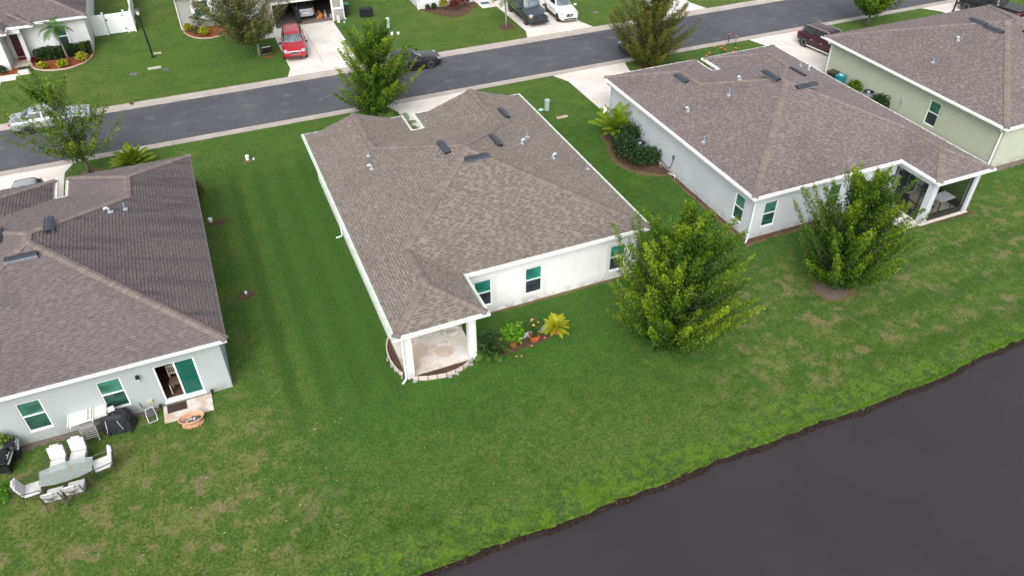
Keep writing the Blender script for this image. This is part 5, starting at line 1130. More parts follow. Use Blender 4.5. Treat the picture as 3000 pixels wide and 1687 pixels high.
tree('olive green fine-leaved tree on the verge before the grey house', (33.0, 50.15, 0), 6.7, 3.5, .13, LEAF_OLIVE, 175, 440, .11, (.3, .1), .07, .52, shape=.85, seed=10, up_=1.1, top_out=.9)
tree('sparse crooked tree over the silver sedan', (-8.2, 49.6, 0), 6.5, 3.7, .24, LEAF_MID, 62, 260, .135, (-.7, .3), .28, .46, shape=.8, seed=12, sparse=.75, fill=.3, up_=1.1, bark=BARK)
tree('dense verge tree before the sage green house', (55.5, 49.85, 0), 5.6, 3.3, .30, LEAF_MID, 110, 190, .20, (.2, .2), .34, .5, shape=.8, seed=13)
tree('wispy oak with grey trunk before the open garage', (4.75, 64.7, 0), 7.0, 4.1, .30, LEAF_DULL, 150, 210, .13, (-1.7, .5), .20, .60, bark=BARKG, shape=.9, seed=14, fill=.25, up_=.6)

def bush(name, label, loc, rx, ry, h, n, mat, leaf=.12, z0=.0, group=None, seed=1, lumps=5, cat='bush', aspect=.6, spiky=0):
    rnd = random.Random(seed); t = thing(name, label, cat, loc, 0, group)
    ph = [rnd.uniform(0, 6.3) for _ in range(6)]
    d = RNG.normal(size=(n, 3)); d[:, 2] = np.abs(d[:, 2])*1.1-.15; d /= np.linalg.norm(d, axis=1)[:, None]
    az = np.arctan2(d[:, 1], d[:, 0]); lump = 1+.16*np.sin(lumps*az+ph[0])*np.sin(4*d[:, 2]+ph[1])+.09*np.sin(9*az+ph[2]+5*d[:, 2])
    r = (RNG.random(n)**.33)*lump
    if spiky: r *= 1+spiky*(RNG.random(n)**8)
    P = np.stack([d[:, 0]*rx*r, d[:, 1]*ry*r, z0+h*.42+d[:, 2]*h*.58*r], 1); P[:, 2] = np.maximum(P[:, 2], .04)
    st = MB()
    for i in range(5): a = i*1.26; st.tube([(0, 0, 0), (rx*.3*math.cos(a), ry*.3*math.sin(a), h*.35), (rx*.6*math.cos(a), ry*.6*math.sin(a), h*.7)], [.02, .015, .006], 5)
    st.build('stems', BARK, t)
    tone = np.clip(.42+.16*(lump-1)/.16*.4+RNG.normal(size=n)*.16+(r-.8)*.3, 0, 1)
    quads_mesh('foliage', leaf_quads(P, leaf, leaf*aspect), mat, t, tone); return t
bush('dark_bush', 'dark glossy bush left of the air conditioner at the grey house wall', (24.05, 37.75, 0), .82, 1.15, 1.6, 3200, LEAF_HEDGE, .12, seed=2, group='dark bushes around the air conditioner', spiky=.5, lumps=7)
bush('dark_bush', 'dark bush in front of the air conditioner, nearest the camera at the grey house wall', (24.75, 36.6, 0), 1.05, .75, 1.2, 3200, LEAF_HEDGE, .12, seed=3, group='dark bushes around the air conditioner', spiky=.5, lumps=7)
bush('dark_bush', 'dark bush behind the air conditioner, next to the yellow green palm', (25.0, 39.0, 0), .72, .65, 1.75, 2000, LEAF_HEDGE, .12, seed=4, group='dark bushes around the air conditioner', spiky=.5, lumps=7)
bush('round_shrub', 'round clipped shrub next to the teal bin at the sage green wall', (44.2, 39.2, 0), .62, .62, 1.25, 1500, LEAF_MID, .12, seed=5, group='shrubs at the sage green wall')
bush('round_shrub', 'square clipped shrub beside the air conditioner at the sage green wall', (44.25, 36.6, 0), .60, .7, 1.25, 1500, LEAF_HEDGE, .12, seed=6, group='shrubs at the sage green wall')
bush('side_shrub', 'narrow brownish green shrub peeping out past the blue grey house edge', (-1.95, 43.4, 0), .32, .8, 1.3, 900, LEAF_OLIVE, .12, seed=7)
bush('green_bush', 'dark green leafy bush beside the right porch post of the white house', (9.2, 24.3, 0), .58, .66, 1.05, 2600, LEAF_HEDGE, .13, seed=8, aspect=.4, spiky=.6)
t = bush('lime_bush', 'lime green citrus-like shrub in a small terracotta pot', (10.35, 24.3, 0), .52, .46, 1.2, 1000, LEAF_LIME, .15, z0=.16, seed=9, spiky=.4); TERRA = M('terracotta', (.42, .10, .035), .7, var=.2)
m = MB(); m.lathe([(0, .0), (.13, 0), (.18, .26), (.155, .26), (0, .22)], 14); m.build('pot', TERRA, t); m = MB(); m.lathe([(0, 1.20), (.05, 1.22), (.05, 1.29), (0, 1.31)], 8, (.02, -.05, 0)); m.build('bloom', M('bloom_orange', (.75, .25, .03), .6), t)
# clipped hedge of the off-white house
t = thing('hedge', 'long clipped dark hedge under the window of the off-white house', 'hedge', (-10.1, 70.85, 0)); n = 6500
P = np.stack([RNG.uniform(-2.15, 2.15, n), RNG.uniform(-.42, .42, n), RNG.uniform(.05, .82, n)], 1); k = RNG.integers(0, 3, n)
P[k == 0, 2] = .82+RNG.normal(size=(k == 0).sum())*.05; P[k == 1, 1] = -.42+RNG.normal(size=(k == 1).sum())*.05; P[:, 2] += .05*np.sin(P[:, 0]*4)
P[:, 1] += P[:, 0]*(-.02)
quads_mesh('foliage', leaf_quads(P, .13, .08), LEAF_HEDGE, t, np.clip(.4+RNG.normal(size=n)*.2, 0, 1)); m = MB()
for i in range(8): m.tube([(-1.9+i*.54, 0, 0), (-1.9+i*.54, 0, .7)], .02, 5)
m.build('stems', BARK, t)
for (x, y, w_, s) in ((-11.65, 68.75, 'leftmost of the three under the hedge', 1.), (-10.15, 68.45, 'middle one, at the palm trunk foot', 1.1), (-8.75, 69.25, 'rightmost of the three under the hedge', 1.2)):
    bush('yellow_croton', 'yellow green croton in the red mulch bed, '+w_, (x, y, 0), .38*s, .36*s, .62*s, 420, LEAF_YEL, .17, seed=int(x*7), group='yellow crotons in the mulch beds')
bush('yellow_croton', 'yellow croton in the mulch bed of the garage house, larger one', (1.0, 70.95, 0), .46, .42, .8, 480, LEAF_YEL, .17, seed=31, group='yellow crotons in the mulch beds')
bush('yellow_croton', 'yellow croton at the downspout corner of the garage house', (-.2, 72.6, 0), .35, .35, .75, 330, LEAF_YEL, .16, seed=32, group='yellow crotons in the mulch beds')
bush('spiky_shrub', 'dull green spiky shrub between the two crotons of the garage house', (.35, 71.7, 0), .45, .45, .75, 600, LEAF_OLIVE, .2, seed=33, aspect=.2)
bush('porch_shrub', 'small dark shrub beside the walkway at the left photo edge', (-14.6, 68.95, 0), .42, .36, .7, 600, LEAF_HEDGE, .12, seed=34)
bush('reddish_shrub', 'reddish small shrub at the left end of the long hedge', (-12.35, 70.2, 0), .22, .2, .55, 200, LEAF_RED, .15, seed=35)
bush('dry_shrub', 'small bronze twiggy shrub poking out of the long hedge', (-8.55, 70.3, 0), .26, .24, 1.0, 160, LEAF_OLIVE, .14, z0=.3, seed=36)
for x, y, rx, h, mt, l in ((22.3, 68.9, .42, 1.1, LEAF_YEL, 'yellow green upright plant at the white house wall across the street'), (23.1, 68.3, .48, 1.25, LEAF_RED, 'orange red upright plant in the middle of the bed across the street'),
                           (24.2, 68.8, .62, 1.35, LEAF_RED, 'crimson upright plant at the right end of the bed across the street'), (21.5, 69.3, .26, .6, LEAF_HEDGE, 'small dark plant second from the downspout across the street'), (20.9, 69.4, .22, .55, LEAF_HEDGE, 'small dark plant nearest the downspout across the street')):
    bush('bed_plant', l, (x, y, 0), rx, rx, h, int(900*rx), mt, .22, seed=int(x*9), group='plants in the bed across the street', aspect=.3)
bush('tiny_weed', 'tiny green weed growing on the far kerb', (-5.35, 59.1, 0), .12, .1, .2, 60, LEAF_MID, .09, seed=40)
bush('side_sapling', 'thin dark sapling beyond the right gutter of the white house, upper one', (20.15, 36.2, 0), .28, .35, .8, 260, LEAF_HEDGE, .13, seed=41, group='saplings beside the white house'); bush('side_sapling', 'thin dark sapling beyond the right gutter of the white house, lower one', (20.1, 34.0, 0), .32, .55, .85, 300, LEAF_HEDGE, .13, seed=42, group='saplings beside the white house')
bush('corner_plant', 'light green plant above the black grills at the left photo edge', (-11.05, 26.55, 0), .3, .2, 1.1, 160, LEAF_ARECA, .15, z0=.2, seed=43)
bush('edge_weed', 'yellow green weedy clump at the left photo edge below the grills', (-11.2, 24.3, -.0), .3, .6, .5, 240, LEAF_LIME, .12, seed=44)

FRONDS = {}
def frond_mesh(key, L, droop, wid, nl, mat, lift=.55, leafw=.035, vee=.25):
    if key in FRONDS: return FRONDS[key]
    pts = []; 
    for i in range(15): s = i/14; pts.append(Vector((L*(s-.18*droop*s*s), 0, L*(lift*s-droop*s*s))))
    V, T = [], []
    for k in range(nl):
        s = .12+.86*k/(nl-1); i = min(13, int(s*14)); p = pts[i].lerp(pts[i+1], s*14-i); tg = (pts[i+1]-pts[i]).normalized()
        ll = wid*math.sin(math.pi*min(.97, max(.10, s*.9+.10)))**.7
        for sd in (-1, 1):
            d = (Vector((0, sd, 0))+tg*.55+Vector((0, 0, vee-.35*s))).normalized()*ll; e = tg*leafw
            a, b = p-e*.5, p+e*.5; tip = p+d; md = p+d*.5+Vector((0, 0, ll*.05))
            V += [[a, md-e*.6, md+e*.6, b], [md-e*.6, tip-Vector((0, 0, ll*.14)), tip-Vector((0, 0, ll*.14))+e*.1, md+e*.6]]; T += [random.gauss(.5, .15)]*2
    for i in range(14):
        wv = Vector((0, .018*(1-i/15), 0)); V.append([pts[i]-wv, pts[i+1]-wv, pts[i+1]+wv, pts[i]+wv]); T.append(.6)
    me = bpy.data.meshes.new('frond'); A_ = np.array([[tuple(q) for q in f] for f in V], dtype=np.float32); n = len(A_)
    me.vertices.add(n*4); me.vertices.foreach_set('co', A_.ravel()); me.loops.add(n*4); me.loops.foreach_set('vertex_index', np.arange(n*4, dtype=np.int32)); me.polygons.add(n); me.polygons.foreach_set('loop_start', np.arange(0, n*4, 4, dtype=np.int32)); me.update(calc_edges=True)
    me.materials.append(mat); me.attributes.new('tone', 'FLOAT', 'FACE').data.foreach_set('value', np.clip(np.array(T, dtype=np.float32), 0, 1)); FRONDS[key] = me; return me
def palm(name, label, loc, trunk_h, lean, nf, key, L, droop, wid, nl, mat, tr=.07, bark=BARKG, spread=(.05, 1.0), seed=1, sc=(.8, 1.1), lift=.55, leafw=.035, cat='palm', group=None):
    rnd = random.Random(seed); t = thing(name, label, cat, loc, rnd.random()*6, group); top = Vector((lean[0], lean[1], trunk_h))
    if trunk_h > .2: m = MB(); m.tube([(0, 0, -.05), (lean[0]*.25, lean[1]*.25, trunk_h*.4), (lean[0]*.6, lean[1]*.6, trunk_h*.75), top], [tr*1.4, tr, tr*.9, tr*1.1], 8); m.build('trunk', bark, t, smooth=True)
    me = frond_mesh(key, L, droop, wid, nl, mat, lift, leafw)
    for i in range(nf):
        o = link('frond', me, t); o.location = top; u = (i+.5)/nf; el = -(spread[0]+(spread[1]-spread[0])*u)+.25
        o.rotation_euler = (rnd.uniform(-.25, .25), -.9*(1-u)*.8+.45*u*spread[1], i*2.39996+rnd.uniform(-.25, .25)); s = rnd.uniform(*sc); o.scale = (s, s, s)
    return t
palm('slender_palm', 'slender palm with drooping fronds in front of the off-white house window', (-9.75, 69.45, 0), 2.9, (-.55, .1), 15, 'slender', 1.55, .75, .42, 26, LEAF_PALM, .06, seed=3)
palm('young_palm', 'young palm in a small mulch ring beside the far driveway', (26.0, 62.5, 0), 2.35, (.05, .1), 13, 'young', 1.5, .6, .42, 22, LEAF_PALM, .075, seed=4)
palm('areca_palm', 'yellow green clumping palm at the grey house side wall', (24.75, 40.3, 0), .5, (0, 0), 52, 'areca', 1.75, .62, .34, 26, LEAF_ARECA, .09, seed=5, lift=1.25, sc=(.6, 1.1), leafw=.045)
palm('areca_palm', 'bright green palm clump behind the weathered roof near the street', (-5.6, 48.9, 0), .25, (0, 0), 64, 'arecab', 1.25, .55, .30, 24, LEAF_ARECA, .08, seed=6, lift=1.25, sc=(.6, 1.15), leafw=.045)
palm('small_palm', 'small dark palm before the window of the garage house', (.75, 72.2, 0), 1.0, (0, -.05), 11, 'smallp', 1.05, .6, .32, 18, LEAF_HEDGE, .05, seed=7)
palm('entry_palm', 'small palm growing in the entry notch between the two street gables of the white house', (11.2, 44.3, 0), 1.5, (0, 0), 14, 'entry', 1.5, .6, .38, 22, LEAF_PALM, .06, seed=8)
palm('entry_palm', 'feathery low palm under the leafy street tree before the white house', (10.9, 47.3, 0), .6, (0, 0), 14, 'entry', 1.5, .6, .38, 22, LEAF_PALM, .06, seed=18)
t = palm('yellow_palm', 'yellowed feathery palm in an orange pot, right end of the row of plants', (12.6, 24.35, 0), .3, (0, 0), 44, 'sago', .78, .50, .15, 24, LEAF_SAGO, .05, seed=9, lift=.85, leafw=.016)
m = MB(); m.lathe([(0, 0), (.14, 0), (.18, .26), (.15, .26), (0, .22)], 14); m.build('pot', TERRA, t)
palm('green_fern', 'dark feathery plant hugging the right porch post of the white house', (9.15, 24.25, 0), .25, (0, 0), 22, 'fern', 1.0, .5, .30, 20, LEAF_PALM, .04, seed=10, lift=.75)
# potted hibiscus with salmon blooms, fallen petals
SALMON = M('bloom_salmon', (.80, .34, .20), .6, var=.15); CORAL = M('bloom_coral', (.80, .16, .11), .6, var=.15)
def bloom(parent, x, y, z, r, mat=SALMON):
    m = MB()
    for k in range(5): a = k*1.2566; m.add([(x, y, z), (x+r*math.cos(a-.5), y+r*math.sin(a-.5), z+r*.35), (x+r*1.15*math.cos(a), y+r*1.15*math.sin(a), z+r*.25), (x+r*math.cos(a+.5), y+r*math.sin(a+.5), z+r*.35)], [(0, 1, 2, 3)])
    m.lathe([(0, z-r*.3), (r*.35, z), (0, z+r*.4)], 6, (x, y, 0)); return m.build('bloom', mat, parent)
t = thing('potted_hibiscus', 'salmon flowered shrub in a square terracotta pot', 'potted plant', (11.42, 24.3, 0), .0)
m = MB(); vs = [(-.15, -.13, 0), (.15, -.13, 0), (.15, .13, 0), (-.15, .13, 0), (-.22, -.18, .30), (.22, -.18, .30), (.22, .18, .30), (-.22, .18, .30)]; m.add(vs, [(3, 2, 1, 0), (0, 1, 5, 4), (1, 2, 6, 5), (2, 3, 7, 6), (3, 0, 4, 7)]); m.build('pot', TERRA, t)
m = MB(); m.box((-.235, -.195, .27), (-.195, .195, .32)); m.box((.195, -.195, .27), (.235, .195, .32)); m.box((-.195, -.195, .27), (.195, -.155, .32)); m.box((-.195, .155, .27), (.195, .195, .32)); m.build('rim', TERRA, t); m = MB(); m.box((-.19, -.15, .22), (.19, .15, .25)); m.build('potting_soil', MULCH, t)
m = MB(); P = []
for i in range(11): a = i*2.4; r = .2+.25*random.random(); m.tube([(0, 0, .24), (r*.3*math.cos(a), r*.3*math.sin(a), .55), (r*math.cos(a), r*math.sin(a)+.1, .8+.3*random.random())], [.010, .008, .004], 4); P += [(r*math.cos(a)*s+random.gauss(0, .07), (r*math.sin(a)+.1)*s+random.gauss(0, .07), .24+s*.75+random.gauss(0, .06)) for s in np.linspace(.35, 1.05, 34)]
m.build('stems', LEAF_PALM, t); quads_mesh('foliage', leaf_quads(np.array(P), .11, .06), LEAF_PALM, t, np.clip(RNG.normal(.35, .15, len(P)), 0, 1))
for x, y, z, r in ((-.02, .02, .92, .075), (.05, .35, 1.0, .06), (-.02, .32, .96, .05), (.26, .12, .95, .05), (-.2, -.06, .66, .055), (.14, -.02, .78, .04)): bloom(t, x, y, z, r)
for i, (x, y, l) in enumerate(((10.2, 23.58, 'left one of the pair lying on the lawn'), (10.42, 23.5, 'right one of the pair lying on the lawn'), (11.15, 23.95, 'beside the square terracotta pot'), (11.95, 24.22, 'between the square pot and the yellow palm'))):
    m = MB(); m.obox((0, 0, .03), (.09, .05, .02), i); o = m.build('petal', SALMON); o.location = (x, y, 0); tag(o, 'fallen salmon bloom, '+l, 'petal', 'fallen blooms on the lawn')
# low white curved garden edging behind the pots
for i, (x, y, rz, l) in enumerate(((10.95, 24.62, .15, 'left piece, behind the lime shrub'), (11.95, 24.72, .3, 'right piece, left of the yellow palm'))):
    t = thing('bed_border', 'low grey white curved bed border, '+l, 'edging', (x, y, 0), rz, 'pale bed borders behind the pots'); m = MB(); m.box((-.36, -.03, 0), (.36, .03, .26)); m.build('board', M('border_pale', (.60, .62, .66), .6), t, bevel=.02); m = MB(); m.lathe([(.05, 0), (.05, .29), (0, .3)], 8, (.36, 0, 0)); m.build('end_peg', M('border_pale', (.60, .62, .66)), t)
# tall roses on the verge
ros = [(37.32, 48.22, 0.9, 'lowest left one by the roof edge'), (37.71, 48.43, 0.95, 'second from the left'), (38.91, 49.45, 0.9, 'third from the left, highest of the left ones'), (39.32, 49.04, 0.9, 'middle cluster, lower left'), (39.75, 49.32, 0.95, 'middle cluster, top'), (39.45, 48.75, 0.85, 'middle cluster, lowest'), (40.36, 48.59, 0.9, 'right pair, upper'), (39.89, 48.17, 0.85, 'right pair, lower'), (41.9, 50.58, 0.9, 'tall one at the far right'), (41.54, 51.1, 0.98, 'tallest one beside the kerb')]
for x, y, h, l in ros:
    t = thing('rose_stem', 'coral flower on the verge, '+l, 'flower', (x, y, 0), 0, 'tall coral flowers on the verge'); m = MB(); m.tube([(0, 0, 0), (.04, .02, h*.5), (.0, .0, h)], .02, 5); m.build('stem', LEAF_PALM, t)
    k = 14; P = np.stack([RNG.normal(0, .08, k), RNG.normal(0, .08, k), RNG.uniform(.15, h*.85, k)], 1); quads_mesh('leaves', leaf_quads(P, .14, .07), LEAF_PALM, t, np.clip(RNG.normal(.35, .15, k), 0, 1)); bloom(t, 0, 0, h, .085, CORAL); bloom(t, .04, -.03, h-.05, .06, CORAL)

# short grass blades along every hard edge and taller tufts and weeds on the thin turf
def blades(name, pts, h, mat, spread=.03):
    P = np.array(pts, dtype=float); n = len(P); a = RNG.uniform(0, 6.283, n); hh = h*RNG.uniform(.5, 1.25, n); w_ = .008+.006*RNG.random(n)
    dx = np.stack([np.cos(a)*w_, np.sin(a)*w_, np.zeros(n)], 1); le = np.stack([RNG.normal(0, .35, n)*hh, RNG.normal(0, .35, n)*hh, hh], 1)
    V = np.stack([P-dx, P+dx, P+le+dx*.25, P+le-dx*.25], 1); o = quads_mesh(name, V, mat, None, np.clip(RNG.normal(.5, .22, n), 0, 1), 'stuff'); return o
LEAF_TURF = leaf_mat('turf_blades', [(0, (.030, .070, .012)), (.5, (.060, .120, .020)), (.8, (.105, .165, .030)), (1, (.20, .17, .07))], .2, .7)
LEAF_WEED = leaf_mat('weed_blades', [(0, (.05, .12, .010)), (.5, (.09, .20, .014)), (1, (.16, .26, .03))], .25, .7)
E_ = []
for x in np.arange(-16, 60, .012): E_.append((x, shore(x)+.17+random.gauss(0, .05), -.28+.03*random.random()))
blades('shore_grass', E_, .13, LEAF_WEED)
LEAF_DRY = leaf_mat('dry_roots', [(0, (.03, .02, .012)), (.5, (.10, .07, .045)), (1, (.26, .19, .12))], .1, .8)
E_ = []
for x in np.arange(-16, 60, .05): E_.append((x, shore(x)+.05+random.gauss(0, .05), -.42+random.gauss(0, .05)))
blades('bank_roots', E_, .12, LEAF_DRY)
E_ = []
for x in np.arange(-18, 72, .03): E_ += [(x, 51.39+random.gauss(0, .02), 0), (x+.01, 59.47+random.gauss(0, .02), 0)]
E_ = [p for p in E_ if not any(a < p[0] < b for a, b in (((12, 18.4), (25.6, 31.6), (44.2, 51.3), (-16, -9.4), (64, 71)) if p[1] < 55 else ((6.2, 11.3), (26.8, 33), (40, 45))))]
blades('kerb_grass', E_, .06, LEAF_TURF)
E_ = []
for _ in range(60000):
    x = random.uniform(-14, 40); y = 15.3+abs(random.gauss(0, 4.2))
    if y > 26.2 or y < shore(x)+.2: continue
    if 4.4 < x < 9.3 and y > 23.2: continue
    E_.append((x, y, gz(x, y)-.005))
blades('lawn_tufts', E_, .05, LEAF_TURF)
E_ = []
for _ in range(260):
    cx_ = random.uniform(-13, 36); cy_ = shore(cx_)+.2+abs(random.gauss(0, 2.4))
    if cy_ > 25.5: continue
    for _ in range(60): a, r = random.uniform(0, 6.28), abs(random.gauss(0, .22)); E_.append((cx_+r*math.cos(a)*1.4, max(shore(cx_)+.18, cy_+r*math.sin(a)*.8), gz(cx_, cy_)-.005))
blades('lawn_weeds', E_, .075, LEAF_WEED)
V = []
for _ in range(130):
    x, y = (random.gauss(-2, 3.5), random.gauss(20.3, 2.2)) if random.random() < .72 else (random.uniform(-12, 12), random.uniform(16, 25))
    if 4.4 < x < 9 and y > 23 or y < shore(x)+.3: continue
    s = random.uniform(.010, .022); z = gz(x, y)+.05; V.append([(x-s, y, z), (x, y-s, z+.01), (x+s, y, z), (x, y+s, z+.01)])
quads_mesh('clover_flowers', np.array(V), M('clover_white', (.78, .78, .74), .8), None, None, 'stuff')

# ================================================================== YARD FURNITURE AND SMALL THINGS
CUSH = M('cushion_white', (.58, .58, .575), .9, var=.08, vscale=5, bump=.3, bscale=18); IRON = M('patio_metal', (.075, .068, .066), .5, .3)
def patio_chair(label, x, y, rz):
    """seat faces local +y"""
    t = thing('patio_chair', label, 'chair', (x, y, gz(x, y)), rz, 'six cushioned chairs round the glass patio table'); t.scale = (1.16, 1.08, 1.03)
    m = MB(); m.box((-.27, -.25, .40), (.27, .30, .50)); m.build('seat_cushion', CUSH, t, bevel=.035)
    m = MB(); m.obox((0, -.335, .76), (.52, .09, .56), 0, R_(14)); m.build('back_cushion', CUSH, t, bevel=.035)
    m = MB(); m.obox((0, -.44, 1.03), (.30, .11, .10), 0, R_(14)); m.build('head_pad', CUSH, t, bevel=.03)
    for sx in (-1, 1):
        m = MB(); m.tube([(sx*.30, .27, 0), (sx*.30, .29, .40), (sx*.31, .26, .64)], .014, 6); m.build('leg', IRON, t)
        m = MB(); m.tube([(sx*.30, -.36, 0), (sx*.29, -.30, .40), (sx*.28, -.46, 1.05)], .014, 6); m.build('leg', IRON, t)
        m = MB(); m.tube([(sx*.31, .28, .64), (sx*.325, .0, .66), (sx*.30, -.36, .66)], .018, 6); m.build('armrest', IRON, t)
    m = MB(); 
    for a, b in (((-.29, .28, .39), (.29, .28, .39)), ((-.29, -.28, .39), (.29, -.28, .39)), ((-.29, -.28, .39), (-.29, .28, .39)), ((.29, -.28, .39), (.29, .28, .39))): m.tube([a, b], .012, 5)
    m.build('seat_frame', IRON, t)
    bk = lambda u, z: (u, -.335-.045-(z-.5)*.27, z)
    m = MB(); m.tube([(-.28, -.46, 1.05), (0, -.50, 1.07), (.28, -.46, 1.05)], .012, 5)
    for s in (-1, 1): m.tube([bk(s*.24, .55), bk(0, .72), bk(s*.24, .92)], .010, 5); m.tube([bk(s*.2, .98), bk(0, .80), bk(0, .55)], .010, 5)
    m.tube([bk(-.1, .76), bk(0, .70), bk(.1, .76), bk(0, .84)], .010, 5, True); m.build('back_lattice', IRON, t)
tl = R_(1)
for l, x, y, rz in (('back left', -9.12, 24.72, R_(176)), ('back right', -8.40, 24.86, R_(172)), ('right end', -7.52, 24.08, R_(99)), ('left end', -10.02, 23.82, R_(-87)), ('near left', -9.18, 23.20, R_(-4)), ('near right', -8.45, 23.24, R_(-3))):
    patio_chair('white cushioned metal chair, %s of the glass patio table' % l, x, y, rz)
t = thing('patio_table', 'long glass patio table with bowed sides on the left lawn', 'table', (-8.75, 24.0, gz(-8.75, 24)), R_(1))
ol = [(-.92, -.36), (-.5, -.47), (0, -.50), (.5, -.47), (.92, -.36), (.95, .33), (.5, .45), (0, .48), (-.5, .45), (-.95, .36)]
m = MB(); m.prism(ol, .705, .718); m.build('glass_top', G_TABLE, t); m = MB(); m.tube([(x*1.005, y*1.01, .708) for x, y in ol], .016, 6, True); m.build('top_rim', M('rim_grey', (.30, .33, .32), .5, .3), t)
m = MB()
for a in ((-.9, -.35), (.9, -.35), (.92, .33), (-.92, .35)): m.tube([(a[0], a[1], .695), (a[0]*.35, a[1]*.15, .695)], .010, 5)
m.build('brace', M('brace_pale', (.55, .58, .56), .5), t)
for sx in (-1, 1):
    for sy in (-1, 1): m = MB(); m.tube([(sx*.82, sy*.34, 0), (sx*.76, sy*.30, .69)], .018, 6); m.build('leg', IRON, t)
m = MB(); m.lathe([(0, 0), (.04, 0), (.045, .02), (0, .03)], 8); o = m.build('dry_leaf', M('leaf_orange', (.55, .25, .05), .8)); o.location = (-8.63, 24.08, gz(-8.75, 24)+.72); tag(o, 'small orange leaf lying on the glass patio table', 'leaf')
# white framed lounger lying over a grey slatted stack
LW = M('lounger_white', (.76, .77, .74), .5, var=.06); SLING = M('lounger_sling', (.66, .68, .60), .7, var=.12, vscale=2.5)
t = thing('white_lounger', 'white framed lounger lying flat on the grey slatted stack by the wall', 'lounger', (-7.95, 26.55, 0))
m = MB(); m.tube([(-.72, -.40, .88), (-.70, -.42, .98), (-.70, .45, .98), (.78, .48, .98), (.80, -.36, .98), (-.60, -.42, .98)], .028, 6); m.tube([(-.62, -.40, .98), (-.66, -.40, .70)], .026, 6); m.tube([(-.72, .46, .98), (-.76, .30, .86), (-.74, .20, .80)], .026, 6); m.tube([(-.70, .50, 1.06), (0, .52, 1.10), (.25, .45, 1.06), (.26, -.42, 1.05), (.22, -.46, .92)], .024, 6); m.build('frame', LW, t, smooth=True)
for a, b, z in (((-.66, -.36), (-.10, .42), .985), ((.22, -.32), (.76, .44), .985)): m = MB(); m.box((a[0], a[1], z), (b[0], b[1], z+.015)); m.build('sling', SLING, t)
m = MB(); m.box((-.10, -.37, .99), (.06, .43, 1.02)); m.box((.09, -.36, .985), (.19, .43, 1.01)); m.build('crossbar', M('lounger_bar', (.66, .62, .60), .6), t)
m = MB(); m.tube([(.30, -.24, 1.005), (.68, -.24, 1.005), (.70, .30, 1.005), (.34, .32, 1.005)], .014, 5, True); m.build('inner_rim', LW, t)
GS = M('slat_grey', (.34, .33, .34), .6, var=.1)
t = thing('slatted_stool', 'grey slatted folding stool under the white lounger', 'stool', (-8.02, 26.15, 0))
m = MB(); m.box((-.26, -.05, .62), (.26, .40, .66)); m.build('top', GS, t)
for i in range(5): m = MB(); m.obox((0, -.10-.035*i, .58-.085*i), (.52, .03, .065), 0, R_(20)); m.build('slat', GS, t)
for sx in (-1, 1): m = MB(); m.obox((sx*.285, -.14, .32), (.05, .07, .68), 0, R_(-18)); m.build('leg', GS, t)
t = thing('covered_grill', 'barbecue hidden under a creased black cover beside the sliding door', 'covered grill', (-6.92, 26.30, 0), R_(-9))
m = MB(); rnd = random.Random(4); rings = [(.62, .36, 0.), (.66, .38, .06), (.63, .36, .35), (.60, .33, .62), (.52, .30, .84), (.38, .20, .92), (.0, .0, .90)]; vs = []; n = 22
for rx, ry, z in rings:
    for j in range(n):
        a = 2*math.pi*j/n; c, s = math.cos(a), math.sin(a); k = 1+(.07*math.sin(7*a+z*3)+rnd.uniform(-.03, .03))*(1 if z < .8 else .5)
        vs.append((math.copysign(abs(c)**.6, c)*rx*k, math.copysign(abs(s)**.6, s)*ry*k, z+rnd.uniform(-.015, .02)*(z > .1)))
m.add(vs, [(i*n+j, i*n+(j+1) % n, (i+1)*n+(j+1) % n, (i+1)*n+j) for i in range(len(rings)-1) for j in range(n)]); m.build('cover', M('cover_black', (.014, .015, .022), .75, var=.4, vscale=4, bump=.5, bscale=9), t)
m = MB(); m.tube([(-.33, -.05, .93), (-.34, -.30, .78), (-.36, -.42, .35), (-.40, -.44, .2)], .010, 5); m.build('strap', LW, t); m = MB(); m.tube([(-.02, -.08, .93), (.1, -.32, .68), (.24, -.42, .28)], .008, 5); m.build('strap', LW, t)
for x, y in ((-.35, -.3), (.5, -.33)): m = MB(); m.lathe([(0, -.03), (.07, -.03), (.07, .03), (0, .03)], 12, (x, y-.1, .07), axis='X'); m.build('castor', RUBBER, t)
m = MB(); m.obox((0, 0, .02), (.34, .27, .04), R_(12)); o = m.build('pale_tray', M('tray_pale', (.62, .58, .55), .6), bevel=.01); o.location = (-7.05, 26.50, .94); o.rotation_euler = (R_(8), 0, 0); tag(o, 'small pale tray lying on top of the black grill cover', 'tray')
t = thing('folding_seat', 'small folded seat with black sling and grey tube frame by the wall', 'folding seat', (-5.64, 26.25, 0), R_(6))
m = MB()
for sx in (-1, 1): m.tube([(sx*.18, -.20, .02), (sx*.19, .0, .25), (sx*.15, .16, .52)], .016, 6)
m.tube([(-.18, -.20, .02), (.18, -.20, .02)], .016, 6); m.tube([(-.15, .16, .52), (.15, .16, .52)], .014, 6); m.build('frame', M('tube_grey', (.42, .42, .46), .4, .6), t)
m = MB(); m.obox((0, .04, .31), (.28, .30, .02), 0, R_(50)); m.build('sling', BLACK, t)
m = MB(); m.prism([(-5.18, 25.74), (-3.16, 25.74), (-3.16, 26.76), (-5.18, 26.76)], -.1, .05); structure(m.build('patio_slab', SLAB, bevel=.01))
m = MB(); m.box((-.40, -.24, 0), (.40, .24, .02)); o = m.build('doormat', M('mat_brown', (.045, .026, .020), .95, var=.3, vscale=30, bump=.6, bscale=90)); o.location = (-4.62, 26.48, .052); tag(o, 'dark brown doormat on the patio slab before the sliding door', 'doormat')
